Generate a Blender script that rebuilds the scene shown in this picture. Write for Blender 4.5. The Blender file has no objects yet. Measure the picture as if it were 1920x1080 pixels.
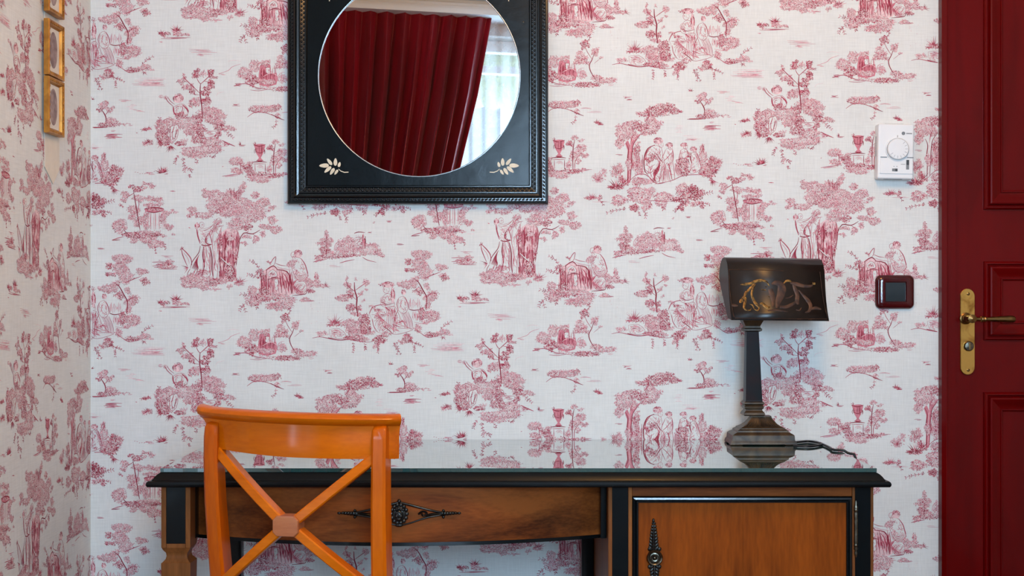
import bpy, bmesh, math, random
import numpy as np
from mathutils import Vector, Matrix

# ------------------------------------------------------------------ camera, world, light, exposure
S = 0.00122            # metres per photo pixel on the back wall
FPX = 2600.0           # focal length in photo pixels
D = FPX * S            # camera to back wall
VX, VY = 950.0, 552.0  # point of the photo straight ahead of the camera
H = 1.10               # camera height
R = math.radians
scene = bpy.context.scene
COL = scene.collection

cam_d = bpy.data.cameras.new('camera')
cam_d.sensor_width = 36.0
cam_d.lens = 36.0 * FPX / 1920.0
cam_d.shift_x = -(VX - 960.0) / 1920.0
cam_d.shift_y = (VY - 540.0) / 1920.0
cam_d.clip_start = 0.02
cam = bpy.data.objects.new('camera', cam_d)
cam.location = (0, -D, H)
cam.rotation_euler = (R(90), 0, 0)
COL.objects.link(cam)
scene.camera = cam

world = bpy.data.worlds.new('overcast_sky')
scene.world = world
world.use_nodes = True
wb = world.node_tree.nodes['Background']
wb.inputs[0].default_value = (0.72, 0.86, 1.0, 1)
wb.inputs[1].default_value = 0.9

scene.view_settings.view_transform = 'Standard'
scene.view_settings.look = 'None'
scene.view_settings.gamma = 1.0
scene.view_settings.use_curve_mapping = False
scene.view_settings.exposure = -0.61

# the window wall behind the camera stands at an angle: u runs along it, n points into the room
WANG = R(15)
WP0 = Vector((-0.5, -3.80, 0))
WDIR = Vector((math.cos(WANG), -math.sin(WANG), 0))
WNRM = Vector((math.sin(WANG), math.cos(WANG), 0))
def Q(u, n, z):
    return WP0 + WDIR * u + WNRM * n + Vector((0, 0, z))

DAY_POWER = 155.0
LAMP_POWER = 60.0
ld = bpy.data.lights.new('daylight', 'AREA')
ld.shape = 'RECTANGLE'
ld.size, ld.size_y = 1.10, 1.1
ld.energy = DAY_POWER
ld.spread = R(130)
ld.color = (0.51, 0.76, 1.0)
lo = bpy.data.objects.new('daylight', ld)
lo.location = Q(1.20, -0.60, 1.62)
lo.rotation_euler = (R(90), 0, R(12))       # shines through the window towards the papered wall
COL.objects.link(lo)

# a second window in the left wall, just behind the edge of the picture
L2Y0, L2Y1, L2Z0, L2Z1 = -2.60, -1.60, 0.45, 2.30
l2 = bpy.data.lights.new('side_daylight', 'AREA')
l2.shape = 'RECTANGLE'
l2.size, l2.size_y = 0.95, 1.7
l2.energy = 50.0
l2.color = (0.51, 0.76, 1.0)
l2o = bpy.data.objects.new('side_daylight', l2)
l2o.location = ((170 - VX) * S - 0.40, (L2Y0 + L2Y1) / 2, (L2Z0 + L2Z1) / 2)
l2o.rotation_euler = (R(90), 0, R(-90))
COL.objects.link(l2o)

# ------------------------------------------------------------------ helpers
def W(px, py, y=0.0):
    k = 1.0 + y / D
    return Vector(((px - VX) * S * k, y, H - (py - VY) * S * k))
def XW(px, y=0.0): return (px - VX) * S * (1.0 + y / D)
def ZW(py, y=0.0): return H - (py - VY) * S * (1.0 + y / D)

class MB:
    def __init__(s): s.v = []; s.f = []; s.m = []
    def add(s, vs, fs, mi=0):
        b = len(s.v)
        s.v += [tuple(p) for p in vs]
        s.f += [tuple(i + b for i in f) for f in fs]
        s.m += [mi] * len(fs)
        return s
    def box(s, x0, x1, y0, y1, z0, z1, bev=0.0, seg=2, mi=0, xf=None):
        bm = bmesh.new()
        bmesh.ops.create_cube(bm, size=1.0)
        for v in bm.verts:
            v.co = Vector(((x0 + x1) / 2 + v.co.x * (x1 - x0), (y0 + y1) / 2 + v.co.y * (y1 - y0), (z0 + z1) / 2 + v.co.z * (z1 - z0)))
        if bev > 0:
            bmesh.ops.bevel(bm, geom=bm.edges[:], offset=bev, segments=seg, profile=0.5, affect='EDGES')
        s.bm(bm, xf, mi)
        return s
    def bm(s, bm, xf=None, mi=0):
        bm.verts.index_update()
        vs = [(xf(v.co) if xf else v.co) for v in bm.verts]
        s.add(vs, [[v.index for v in f.verts] for f in bm.faces], mi)
        bm.free()
        return s
    def sphere(s, c, r, sx=1, sy=1, sz=1, seg=10, rings=7, rot=None, mi=0):
        bm = bmesh.new()
        bmesh.ops.create_uvsphere(bm, u_segments=seg, v_segments=rings, radius=r)
        c = Vector(c)
        def xf(p):
            q = Vector((p.x * sx, p.y * sy, p.z * sz))
            if rot: q = rot @ q
            return q + c
        return s.bm(bm, xf, mi)
    def loft(s, rings, close=True, cap=True, mi=0):
        n = len(rings[0])
        vs = [p for r in rings for p in r]
        fs = []
        for i in range(len(rings) - 1):
            for j in range(n if close else n - 1):
                a = i * n + j; b = i * n + (j + 1) % n
                fs.append((a, b, b + n, a + n))
        if cap and close:
            fs.append(tuple(range(n))[::-1])
            fs.append(tuple(range((len(rings) - 1) * n, len(rings) * n)))
        return s.add(vs, fs, mi)
    def lathe(s, prof, seg=20, c=(0, 0, 0), axis='z', mi=0, cap=True):
        c = Vector(c); rings = []
        for r, h in prof:
            ring = []
            for i in range(seg):
                a = 2 * math.pi * i / seg
                u, w = r * math.cos(a), r * math.sin(a)
                ring.append(c + (Vector((u, w, h)) if axis == 'z' else Vector((u, -h, w)) if axis == 'y' else Vector((h, u, w))))
            rings.append(ring)
        return s.loft(rings, True, cap, mi)
    def tube(s, pts, rad, seg=8, mi=0, sub=4, flat=1.0):
        pts = [Vector(p) for p in pts]
        P = spline(pts, sub) if sub > 1 else pts
        n = len(P); rings = []; up = None
        for i, p in enumerate(P):
            t = (P[min(i + 1, n - 1)] - P[max(i - 1, 0)]).normalized()
            if up is None:
                up = Vector((0, 0, 1)) if abs(t.z) < 0.9 else Vector((1, 0, 0))
            a = t.cross(up).normalized(); b = a.cross(t).normalized(); up = b
            f = i / max(1, n - 1)
            r = rad if not isinstance(rad, (list, tuple)) else float(np.interp(f, np.linspace(0, 1, len(rad)), rad))
            rings.append([p + a * (r * math.cos(2 * math.pi * j / seg)) + b * (r * flat * math.sin(2 * math.pi * j / seg)) for j in range(seg)])
        return s.loft(rings, True, True, mi)
    def prism(s, outline, y0, y1, mi=0):
        n = len(outline)
        vs = [(x, y0, z) for x, z in outline] + [(x, y1, z) for x, z in outline]
        fs = [tuple(range(n)), tuple(range(2 * n - 1, n - 1, -1))]
        fs += [(i, (i + 1) % n, n + (i + 1) % n, n + i)[::-1] for i in range(n)]
        return s.add(vs, fs, mi)
    def build(s, name, mats, parent=None, sharp=35, fix=True, wn=True):
        me = bpy.data.meshes.new(name)
        me.from_pydata(s.v, [], s.f)
        if not isinstance(mats, (list, tuple)): mats = [mats]
        for m in mats: me.materials.append(M[m] if isinstance(m, str) else m)
        if any(s.m): me.polygons.foreach_set('material_index', s.m)
        if fix:
            bm = bmesh.new(); bm.from_mesh(me)
            bmesh.ops.recalc_face_normals(bm, faces=bm.faces)
            bm.to_mesh(me); bm.free()
        me.polygons.foreach_set('use_smooth', [True] * len(me.polygons))
        me.set_sharp_from_angle(angle=R(sharp))
        o = bpy.data.objects.new(name, me)
        COL.objects.link(o)
        if parent: o.parent = parent
        if wn:
            w = o.modifiers.new('weighted_normals', 'WEIGHTED_NORMAL'); w.keep_sharp = True
        return o

def spline(P, sub):
    out = []
    n = len(P)
    for i in range(n - 1):
        p0, p1, p2, p3 = P[max(i - 1, 0)], P[i], P[i + 1], P[min(i + 2, n - 1)]
        for k in range(sub):
            t = k / sub
            out.append(0.5 * ((2 * p1) + (p2 - p0) * t + (2 * p0 - 5 * p1 + 4 * p2 - p3) * t * t + (3 * p1 - p0 - 3 * p2 + p3) * t ** 3))
    out.append(P[-1])
    return out

def tag(o, label=None, cat=None, group=None, kind=None):
    if label: o['label'] = label
    if cat: o['category'] = cat
    if group: o['group'] = group
    if kind: o['kind'] = kind
    return o
def empty(name, loc=(0, 0, 0)):
    o = bpy.data.objects.new(name, None)
    o.empty_display_size = 0.05
    o.location = loc
    COL.objects.link(o)
    return o
def settle(root):
    """children were modelled in world coordinates: keep them there under a root that has its own origin"""
    bpy.context.view_layer.update()
    inv = root.matrix_world.inverted()
    for c in root.children: c.matrix_parent_inverse = inv
def rails(P, u0, u1, v0, v1, prof, name, mat, parent, sharp=30):
    """four mitred lengths of moulding round a rectangle; prof = (distance inwards, height)"""
    def corner(i, d):
        return [(u0 + d, v0 + d), (u1 - d, v0 + d), (u1 - d, v1 - d), (u0 + d, v1 - d)][i]
    out = []
    for i in range(4):
        mb = MB()
        rings = []
        for d, h in prof:
            a = corner(i, d); b = corner((i + 1) % 4, d)
            rings.append([P(a[0], a[1], h), P(b[0], b[1], h)])
        n = len(rings)
        vs = [p for r in rings for p in r]
        fs = [(2 * k, 2 * k + 1, 2 * k + 3, 2 * k + 2) for k in range(n - 1)]
        fs += [tuple(2 * k for k in range(n)), tuple(2 * k + 1 for k in range(n))[::-1], (0, 1, 2 * n - 1, 2 * n - 2)]
        mb.add(vs, fs)
        out.append(mb.build(name, mat, parent, sharp))
    return out

# ------------------------------------------------------------------ materials
M = {}
def lin(r, g, b):
    def f(c):
        c /= 255.0
        return c / 12.92 if c <= 0.04045 else ((c + 0.055) / 1.055) ** 2.4
    return (f(r), f(g), f(b))
def nodes(name):
    m = bpy.data.materials.new(name); m.use_nodes = True
    M[name] = m
    nt = m.node_tree
    return m, nt, nt.nodes['Principled BSDF']
def put(b, **kw):
    for k, v in kw.items():
        k = k.replace('_', ' ')
        if k in b.inputs: b.inputs[k].default_value = v
def mat(name, col, rough=0.5, metal=0.0, var=0.0, scale=30.0, stretch=(1, 1, 1), bump=0.0, bscale=80.0, coat=0.0, ior=1.5, col2=None, detail=6, crough=0.05, bstretch=None, lo_=0.35, hi_=0.65, spec=None):
    m, nt, b = nodes(name)
    put(b, Roughness=rough, Metallic=metal, IOR=ior)
    if spec is not None: b.inputs['Specular IOR Level'].default_value = spec
    b.inputs['Coat Weight'].default_value = coat
    b.inputs['Coat Roughness'].default_value = crough
    b.inputs['Base Color'].default_value = (*col, 1)
    geo = nt.nodes.new('ShaderNodeTexCoord')
    if var > 0 or col2:
        mp = nt.nodes.new('ShaderNodeMapping'); mp.inputs['Scale'].default_value = stretch
        nz = nt.nodes.new('ShaderNodeTexNoise'); nz.inputs['Scale'].default_value = scale; nz.inputs['Detail'].default_value = detail
        nz.inputs['Distortion'].default_value = 0.6
        cr = nt.nodes.new('ShaderNodeValToRGB')
        c2 = col2 if col2 else tuple(c * (1 - var) for c in col)
        cr.color_ramp.elements[0].position = lo_; cr.color_ramp.elements[0].color = (*c2, 1)
        cr.color_ramp.elements[1].position = hi_; cr.color_ramp.elements[1].color = (*col, 1)
        nt.links.new(geo.outputs['Object'], mp.inputs['Vector']); nt.links.new(mp.outputs[0], nz.inputs['Vector'])
        nt.links.new(nz.outputs['Fac'], cr.inputs[0]); nt.links.new(cr.outputs[0], b.inputs['Base Color'])
    if bump > 0:
        nb = nt.nodes.new('ShaderNodeTexNoise'); nb.inputs['Scale'].default_value = bscale; nb.inputs['Detail'].default_value = 4
        bp = nt.nodes.new('ShaderNodeBump'); bp.inputs['Strength'].default_value = bump; bp.inputs['Distance'].default_value = 0.002
        if bstretch:
            m2 = nt.nodes.new('ShaderNodeMapping'); m2.inputs['Scale'].default_value = bstretch
            nt.links.new(geo.outputs['Object'], m2.inputs['Vector']); nt.links.new(m2.outputs[0], nb.inputs['Vector'])
        else:
            nt.links.new(geo.outputs['Object'], nb.inputs['Vector'])
        nt.links.new(nb.outputs['Fac'], bp.inputs['Height']); nt.links.new(bp.outputs[0], b.inputs['Normal'])
        if coat > 0: nt.links.new(bp.outputs[0], b.inputs['Coat Normal'])
    return m
def wood(name, light, dark, axis, rough=0.35, coat=0.3, scale=9.0, rings=1.0, crough=0.12, spec=0.3):
    """grain running along one axis: stretched noise plus fine pores"""
    m, nt, b = nodes(name)
    put(b, Roughness=rough)
    b.inputs['Specular IOR Level'].default_value = spec
    b.inputs['Coat Weight'].default_value = coat; b.inputs['Coat Roughness'].default_value = crough
    tc = nt.nodes.new('ShaderNodeTexCoord')
    mp = nt.nodes.new('ShaderNodeMapping')
    st = [1.0, 1.0, 1.0]; st[axis] = 0.13
    mp.inputs['Scale'].default_value = st
    n1 = nt.nodes.new('ShaderNodeTexNoise'); n1.inputs['Scale'].default_value = scale * rings; n1.inputs['Detail'].default_value = 8; n1.inputs['Distortion'].default_value = 1.4
    n2 = nt.nodes.new('ShaderNodeTexNoise'); n2.inputs['Scale'].default_value = scale * 22; n2.inputs['Detail'].default_value = 3
    mx = nt.nodes.new('ShaderNodeMath'); mx.operation = 'MULTIPLY_ADD'; mx.inputs[1].default_value = 0.28
    cr = nt.nodes.new('ShaderNodeValToRGB')
    cr.color_ramp.elements[0].position = 0.42; cr.color_ramp.elements[0].color = (*dark, 1)
    cr.color_ramp.elements[1].position = 0.82; cr.color_ramp.elements[1].color = (*light, 1)
    nt.links.new(tc.outputs['Object'], mp.inputs[0])
    nt.links.new(mp.outputs[0], n1.inputs['Vector']); nt.links.new(mp.outputs[0], n2.inputs['Vector'])
    nt.links.new(n2.outputs['Fac'], mx.inputs[0]); nt.links.new(n1.outputs['Fac'], mx.inputs[2])
    nt.links.new(mx.outputs[0], cr.inputs[0]); nt.links.new(cr.outputs[0], b.inputs['Base Color'])
    return m

def bookmatch(m, xs):
    nt = m.node_tree
    tc = next(n for n in nt.nodes if n.type == 'TEX_COORD'); mp = next(n for n in nt.nodes if n.type == 'MAPPING')
    sp = nt.nodes.new('ShaderNodeSeparateXYZ'); cb = nt.nodes.new('ShaderNodeCombineXYZ')
    sb = nt.nodes.new('ShaderNodeMath'); sb.operation = 'SUBTRACT'; sb.inputs[1].default_value = xs
    ab = nt.nodes.new('ShaderNodeMath'); ab.operation = 'ABSOLUTE'
    ma = nt.nodes.new('ShaderNodeMath'); ma.operation = 'MULTIPLY_ADD'; ma.inputs[1].default_value = 1.1
    nt.links.new(tc.outputs['Object'], sp.inputs[0]); nt.links.new(sp.outputs[0], sb.inputs[0]); nt.links.new(sb.outputs[0], ab.inputs[0])
    nt.links.new(ab.outputs[0], ma.inputs[0]); nt.links.new(sp.outputs[2], ma.inputs[2])
    nt.links.new(ab.outputs[0], cb.inputs[0]); nt.links.new(sp.outputs[1], cb.inputs[1]); nt.links.new(ma.outputs[0], cb.inputs[2])
    nt.links.new(cb.outputs[0], mp.inputs[0])
PAPER = lin(228, 230, 226)
def paper():
    m, nt, b = nodes('linen_paper')
    put(b, Roughness=0.75)
    g = nt.nodes.new('ShaderNodeNewGeometry')
    def streak(sc, scale):
        mp = nt.nodes.new('ShaderNodeMapping'); mp.inputs['Scale'].default_value = sc
        nz = nt.nodes.new('ShaderNodeTexNoise'); nz.inputs['Scale'].default_value = scale; nz.inputs['Detail'].default_value = 5
        nt.links.new(g.outputs['Position'], mp.inputs[0]); nt.links.new(mp.outputs[0], nz.inputs['Vector'])
        return nz
    a = streak((14, 14, 1), 26); c = streak((1, 1, 16), 22); d = streak((1, 1, 1), 7)
    ad = nt.nodes.new('ShaderNodeMath'); ad.operation = 'ADD'
    nt.links.new(a.outputs['Fac'], ad.inputs[0]); nt.links.new(c.outputs['Fac'], ad.inputs[1])
    a2 = nt.nodes.new('ShaderNodeMath'); a2.operation = 'ADD'
    nt.links.new(ad.outputs[0], a2.inputs[0]); nt.links.new(d.outputs['Fac'], a2.inputs[1])
    cr = nt.nodes.new('ShaderNodeValToRGB')
    cr.color_ramp.elements[0].position = 0.0; cr.color_ramp.elements[1].position = 1.0
    dv = nt.nodes.new('ShaderNodeMapRange'); dv.inputs[1].default_value = 1.15; dv.inputs[2].default_value = 1.8
    nt.links.new(a2.outputs[0], dv.inputs[0]); nt.links.new(dv.outputs[0], cr.inputs[0])
    cr.color_ramp.elements[0].color = (*[x * 0.91 for x in PAPER], 1)
    cr.color_ramp.elements[1].color = (*[min(1, x * 1.04) for x in PAPER], 1)
    nt.links.new(cr.outputs[0], b.inputs['Base Color'])
paper()
def ink(name, c, rough=0.75):
    m, nt, b = nodes(name)
    put(b, Roughness=rough)
    k = [p / q for p, q in zip(PAPER, lin(219, 222, 220))]
    c = [x * y for x, y in zip(lin(*c), k)]
    b.inputs['Base Color'].default_value = (*c, 1)
    g = nt.nodes.new('ShaderNodeNewGeometry')
    nz = nt.nodes.new('ShaderNodeTexNoise'); nz.inputs['Scale'].default_value = 160; nz.inputs['Detail'].default_value = 2
    nt.links.new(g.outputs['Position'], nz.inputs['Vector'])
    cr = nt.nodes.new('ShaderNodeValToRGB')
    cr.color_ramp.elements[0].position = 0.3; cr.color_ramp.elements[0].color = (*[x * 0.8 for x in c], 1)
    cr.color_ramp.elements[1].position = 0.7; cr.color_ramp.elements[1].color = (*[min(1, x * 1.15) for x in c], 1)
    nt.links.new(nz.outputs['Fac'], cr.inputs[0]); nt.links.new(cr.outputs[0], b.inputs['Base Color'])
ink('ink_wash', (226, 196, 199))
ink('ink_mid', (203, 126, 139))
ink('ink_dark', (172, 64, 86))
ink('ink_deep', (140, 32, 54))

mat('plaster_white', lin(222, 224, 224), 0.8, bump=0.1, bscale=120, var=0.05, scale=6)
mat('plain_wall', lin(190, 178, 168), 0.8, var=0.06, scale=5)
wood('floor_oak', lin(112, 70, 40), lin(66, 38, 20), 1, 0.4, 0.2, 6)
mat('door_red', lin(100, 3, 4), 0.34, var=0.25, scale=5, stretch=(3, 1, 0.6), bump=0.03, bscale=140, spec=0.05, coat=0.28, crough=0.07)
mat('brass', lin(226, 176, 92), 0.24, 1.0, col2=lin(150, 98, 40), scale=26, lo_=0.28, hi_=0.5, bump=0.1, bscale=120)
mat('brass_dark', lin(150, 116, 70), 0.3, 1.0, var=0.5, scale=40)
mat('black_lacquer', lin(6, 13, 15), 0.22, bump=0.3, bscale=22, var=0.3, scale=18, spec=0.2)
mat('black_frame', lin(9, 15, 17), 0.17, var=0.3, scale=30, spec=0.5)
mat('black_paint', lin(9, 14, 16), 0.36, var=0.35, scale=14, spec=0.08, coat=0.3, crough=0.08)
mat('ivory', lin(232, 218, 188), 0.45, var=0.15, scale=60)
mat('silver_edge', lin(190, 195, 198), 0.25, 1.0, var=0.2, scale=50)
mat('mirror_glass', (0.93, 0.95, 0.96), 0.0, 1.0, var=0.02, scale=3)
mat('table_glass', lin(44, 84, 84), 0.015, coat=1.0, crough=0.0, ior=1.6, var=0.1, scale=3)
M['table_glass'].node_tree.nodes['Principled BSDF'].inputs['Coat IOR'].default_value = 2.1
wood('walnut_h', lin(142, 76, 32), lin(70, 34, 15), 0, 0.4, 0.12, 13, spec=0.08)
wood('walnut_v', lin(164, 84, 26), lin(80, 36, 10), 2, 0.36, 0.06, 9)
wood('walnut_door', lin(158, 78, 18), lin(96, 43, 9), 2, 0.4, 0.08, 10, spec=0.06)
bookmatch(M['walnut_door'], (1393 - VX) * S * (1 - .510 / D))
wood('walnut_edge', lin(152, 92, 46), lin(88, 48, 22), 2, 0.45, 0.05, 10, spec=0.1)
wood('chair_wood', lin(222, 112, 5), lin(182, 80, 2), 0, 0.45, 0.55, 8, crough=0.13, spec=0.05)
wood('chair_wood_v', lin(214, 102, 5), lin(170, 68, 2), 2, 0.45, 0.55, 8, crough=0.13, spec=0.05)
wood('chair_end', lin(196, 120, 74), lin(158, 84, 46), 0, 0.4, 0.35, 14)
mat('iron', lin(66, 66, 64), 0.3, 0.9, var=0.5, scale=60, bump=0.2, bscale=300)
mat('pewter', lin(122, 116, 102), 0.3, 1.0, var=0.55, scale=90, bump=0.2, bscale=260)
mat('lamp_bronze', lin(84, 64, 42), 0.38, 0.4, col2=lin(36, 26, 18), scale=24, bump=0.15, bscale=90)
mat('lamp_black', lin(20, 17, 16), 0.3, 0.0, col2=lin(34, 25, 19), scale=14, spec=0.4)
mat('lamp_column', lin(18, 25, 28), 0.3, 0.0, col2=lin(38, 22, 20), scale=16, spec=0.08)
mat('gilt', lin(158, 118, 58), 0.4, 0.6, col2=lin(42, 28, 16), scale=150, bump=0.3, bscale=200)
mat('gilt_worn', lin(92, 60, 40), 0.5, 0.3, col2=lin(44, 28, 24), scale=50)
mat('cord_black', lin(16, 17, 19), 0.4, var=0.2, scale=40)
mat('plastic_white', lin(236, 238, 238), 0.38, var=0.02, scale=10)
mat('plastic_grey', lin(126, 130, 132), 0.45, var=0.1, scale=40)
mat('plastic_dark', lin(58, 60, 62), 0.45, var=0.1, scale=40)
mat('switch_burgundy', lin(70, 6, 12), 0.1, coat=0.3, crough=0.03, var=0.2, scale=12)
mat('switch_rocker', lin(36, 44, 48), 0.45, var=0.12, scale=40, spec=0.25)
mat('gold_frame', lin(196, 138, 56), 0.42, 0.55, col2=lin(150, 96, 34), scale=30, bump=0.15, bscale=160)
mat('mat_board', lin(226, 220, 208), 0.8, var=0.05, scale=40)
mat('portrait_print', lin(170, 150, 146), 0.7, col2=lin(120, 98, 98), scale=55)
mat('ribbon_cream', lin(232, 222, 204), 0.6, var=0.08, scale=30)
mat('velvet_red', lin(146, 4, 26), 0.36, var=0.3, scale=14, stretch=(1, 1, 0.2))
M['velvet_red'].node_tree.nodes['Principled BSDF'].inputs['Sheen Weight'].default_value = 0.08
mat('frame_white', lin(232, 234, 234), 0.4, var=0.03, scale=8)
mat('awning', lin(206, 202, 150), 0.8, var=0.15, scale=5)
mat('lampshade', lin(240, 224, 196), 0.7, var=0.05, scale=20)
def sheer():
    m = bpy.data.materials.new('sheer_voile'); M['sheer_voile'] = m; m.use_nodes = True
    nt = m.node_tree; nt.nodes.clear()
    out = nt.nodes.new('ShaderNodeOutputMaterial')
    t = nt.nodes.new('ShaderNodeBsdfTransparent'); t.inputs[0].default_value = (0.97, 0.98, 1, 1)
    tl = nt.nodes.new('ShaderNodeBsdfTranslucent'); tl.inputs[0].default_value = (0.9, 0.92, 0.93, 1)
    df = nt.nodes.new('ShaderNodeBsdfDiffuse'); df.inputs[0].default_value = (0.9, 0.92, 0.93, 1)
    m1 = nt.nodes.new('ShaderNodeMixShader'); m1.inputs[0].default_value = 0.35
    nt.links.new(tl.outputs[0], m1.inputs[1]); nt.links.new(df.outputs[0], m1.inputs[2])
    tc = nt.nodes.new('ShaderNodeTexCoord')
    nz = nt.nodes.new('ShaderNodeTexNoise'); nz.inputs['Scale'].default_value = 25
    mr = nt.nodes.new('ShaderNodeMapRange'); mr.inputs[3].default_value = 0.16; mr.inputs[4].default_value = 0.36
    nt.links.new(tc.outputs['Object'], nz.inputs['Vector']); nt.links.new(nz.outputs['Fac'], mr.inputs[0])
    m2 = nt.nodes.new('ShaderNodeMixShader')
    nt.links.new(mr.outputs[0], m2.inputs[0]); nt.links.new(t.outputs[0], m2.inputs[1]); nt.links.new(m1.outputs[0], m2.inputs[2])
    nt.links.new(m2.outputs[0], out.inputs[0])
sheer()

# ------------------------------------------------------------------ the printed toile pattern (one repeat, in photo pixels)
TONE = {'p': 0, 'w': 1, 'm': 2, 'k': 3, 'x': 4}
class Toile:
    def __init__(s):
        s.polys = []      # (points, tone, layer)
        s.rng = random.Random(7)
        s.o = (0, 0); s.k = 1 / 5.4
    def at(s, ox, oy, k=5.4):
        s.o = (ox, oy); s.k = 1.0 / k
        return s
    def T(s, p): return (s.o[0] + p[0] * s.k, s.o[1] + p[1] * s.k)
    def poly(s, pts, tone, layer): s.polys.append(([tuple(p) for p in pts], TONE[tone], layer))
    def fill(s, pts, tone='p', layer=3):
        P = [Vector((*s.T(p), 0)) for p in pts]
        P = spline(P + [P[0]], 2)[:-1]
        s.poly([(p.x, p.y) for p in P], tone, layer)
        if tone == 'p' and layer >= 3:
            Z = [((p.x - s.o[0]) / s.k, (p.y - s.o[1]) / s.k) for p in P]
            s.st(Z + [Z[0]], .75, 'k', layer + 1, sub=1)
            r = s.rng; n = len(P)
            cxm = sum(z[0] for z in Z) / n; cym = sum(z[1] for z in Z) / n
            ar = abs(sum(P[i].x * P[(i + 1) % n].y - P[(i + 1) % n].x * P[i].y for i in range(n))) / 2
            for _ in range(int(ar / 16)):
                i = r.randrange(n); f = r.uniform(.45, .95); f2 = f - r.uniform(.12, .3)
                j = (i + r.choice([0, 1, 2])) % n
                a = (cxm + (Z[i][0] - cxm) * f, cym + (Z[i][1] - cym) * f); b = (cxm + (Z[j][0] - cxm) * f2, cym + (Z[j][1] - cym) * f2)
                s.st([a, ((a[0] + b[0]) / 2 + r.uniform(-5, 5), (a[1] + b[1]) / 2), b], .7, 'm' if r.random() < .7 else 'k', layer + 1, sub=2)
    def st(s, pts, w=1.1, tone='k', layer=4, sub=3, jit=0.0):
        P = [Vector((*s.T(p), 0)) for p in pts]
        P = spline(P, sub) if len(P) > 2 else [P[0], (P[0] + P[1]) / 2, P[1]]
        n = len(P); L = []; Rr = []
        for i, p in enumerate(P):
            t = P[min(i + 1, n - 1)] - P[max(i - 1, 0)]
            if t.length < 1e-6: t = Vector((1, 0, 0))
            t.normalize()
            f = i / (n - 1)
            hw = 0.5 * w * (0.35 + 0.65 * math.sin(math.pi * min(max(f * 0.9 + 0.08, 0), 1)))
            nx, ny = -t.y * hw, t.x * hw
            L.append((p.x + nx, p.y + ny)); Rr.append((p.x - nx, p.y - ny))
        for i in range(n - 1):
            s.poly([L[i], L[i + 1], Rr[i + 1], Rr[i]], tone, layer)
    def dab(s, x, y, a, l, w, tone, layer):
        c, d = math.cos(a), math.sin(a)
        s.poly([(x - c * l, y - d * l), (x - d * w + c * l * .1, y + c * w + d * l * .1), (x + c * l, y + d * l), (x + d * w + c * l * .1, y - c * w + d * l * .1)], tone, layer)
    def fol(s, items, size=1.0, dens=0.27, base=0):
        r = s.rng
        for it in items:
            x, y, rx, ry = it[:4]; kind = it[4] if len(it) > 4 else 'n'
            cx, cy = s.T((x, y)); rx *= s.k; ry *= s.k
            area = math.pi * rx * ry
            nb = max(3, min(12, int(area / 30) + 2))
            subs = []
            for _ in range(nb):                      # irregular clumps inside the mass
                a = r.uniform(0, 6.283); q = math.sqrt(r.random()) * .74
                f = r.uniform(.40, .64)
                subs.append((cx + rx * q * math.cos(a), cy + ry * q * math.sin(a), max(1.6, rx * f), max(1.4, ry * f)))
            for (bx, by, brx, bry) in subs:
                if kind != 'l':
                    m = 8; pts = []
                    for i in range(m):
                        a = 2 * math.pi * i / m; q = r.uniform(.55, 1.0)
                        pts.append((bx + brx * q * math.cos(a), by + bry * q * math.sin(a)))
                    s.poly(pts, 'm' if kind == 'd' and r.random() < .3 else 'w', base)
                    for _ in range(max(2, int(brx * bry / 5))):
                        a = r.uniform(0, 6.28); q = math.sqrt(r.random())
                        s.dab(bx + brx * q * math.cos(a), by + bry * q * math.sin(a), r.uniform(0, 3.14), r.uniform(.9, 1.9), r.uniform(.4, .75), 'p', base + r.choice([1, 2, 2]))
                n = max(4, int(math.pi * brx * bry * dens * (0.5 if kind == 'l' else 1)))
                for _ in range(n):
                    a = r.uniform(0, 2 * math.pi); q = r.random() ** .6 * 1.12
                    px, py = bx + brx * q * math.cos(a), by + bry * q * math.sin(a)
                    an = math.atan2(py - by + 0.5 * bry, px - bx) + r.gauss(0, 0.7)
                    t_ = r.random() + (.12 if py < by else -.12)      # lights towards the top of each clump
                    if kind == 'd': tone = 'x' if t_ < .38 else 'k' if t_ < .86 else 'm'
                    elif kind == 'l': tone = 'k' if t_ < .34 else 'm'
                    else: tone = 'x' if t_ < .16 else 'k' if t_ < .64 else 'm'
                    l_ = size * r.uniform(1.0, 2.5); w_ = size * r.uniform(.34, .95)
                    s.dab(px, py, an, l_, w_, tone, base + 2)
                    if w_ > .62 * size and kind != 'd' or w_ > .8 * size:      # outlined leaf with a light middle
                        s.dab(px + .12 * math.cos(an), py + .12 * math.sin(an), an, l_ * .62, w_ * .52, 'p' if r.random() < .55 else 'w', base + 3)
    def tuft(s, x, y, rad, n=9, a0=200, a1=340, w=0.9, tone='k', layer=3):
        cx, cy = s.T((x, y)); r = s.rng
        for i in range(n):
            a = math.radians(a0 + (a1 - a0) * (i + r.uniform(-.3, .3)) / max(1, n - 1))
            l = rad * s.k * r.uniform(.6, 1.05)
            ex, ey = cx + l * math.cos(a), cy + l * math.sin(a)
            nx, ny = -math.sin(a) * w * .6, math.cos(a) * w * .6
            mx, my = cx + (ex - cx) * .35, cy + (ey - cy) * .35
            s.poly([(cx, cy), (mx + nx, my + ny), (ex, ey), (mx - nx, my - ny)], r.choice([tone, tone, 'x', 'm']), layer)
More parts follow.
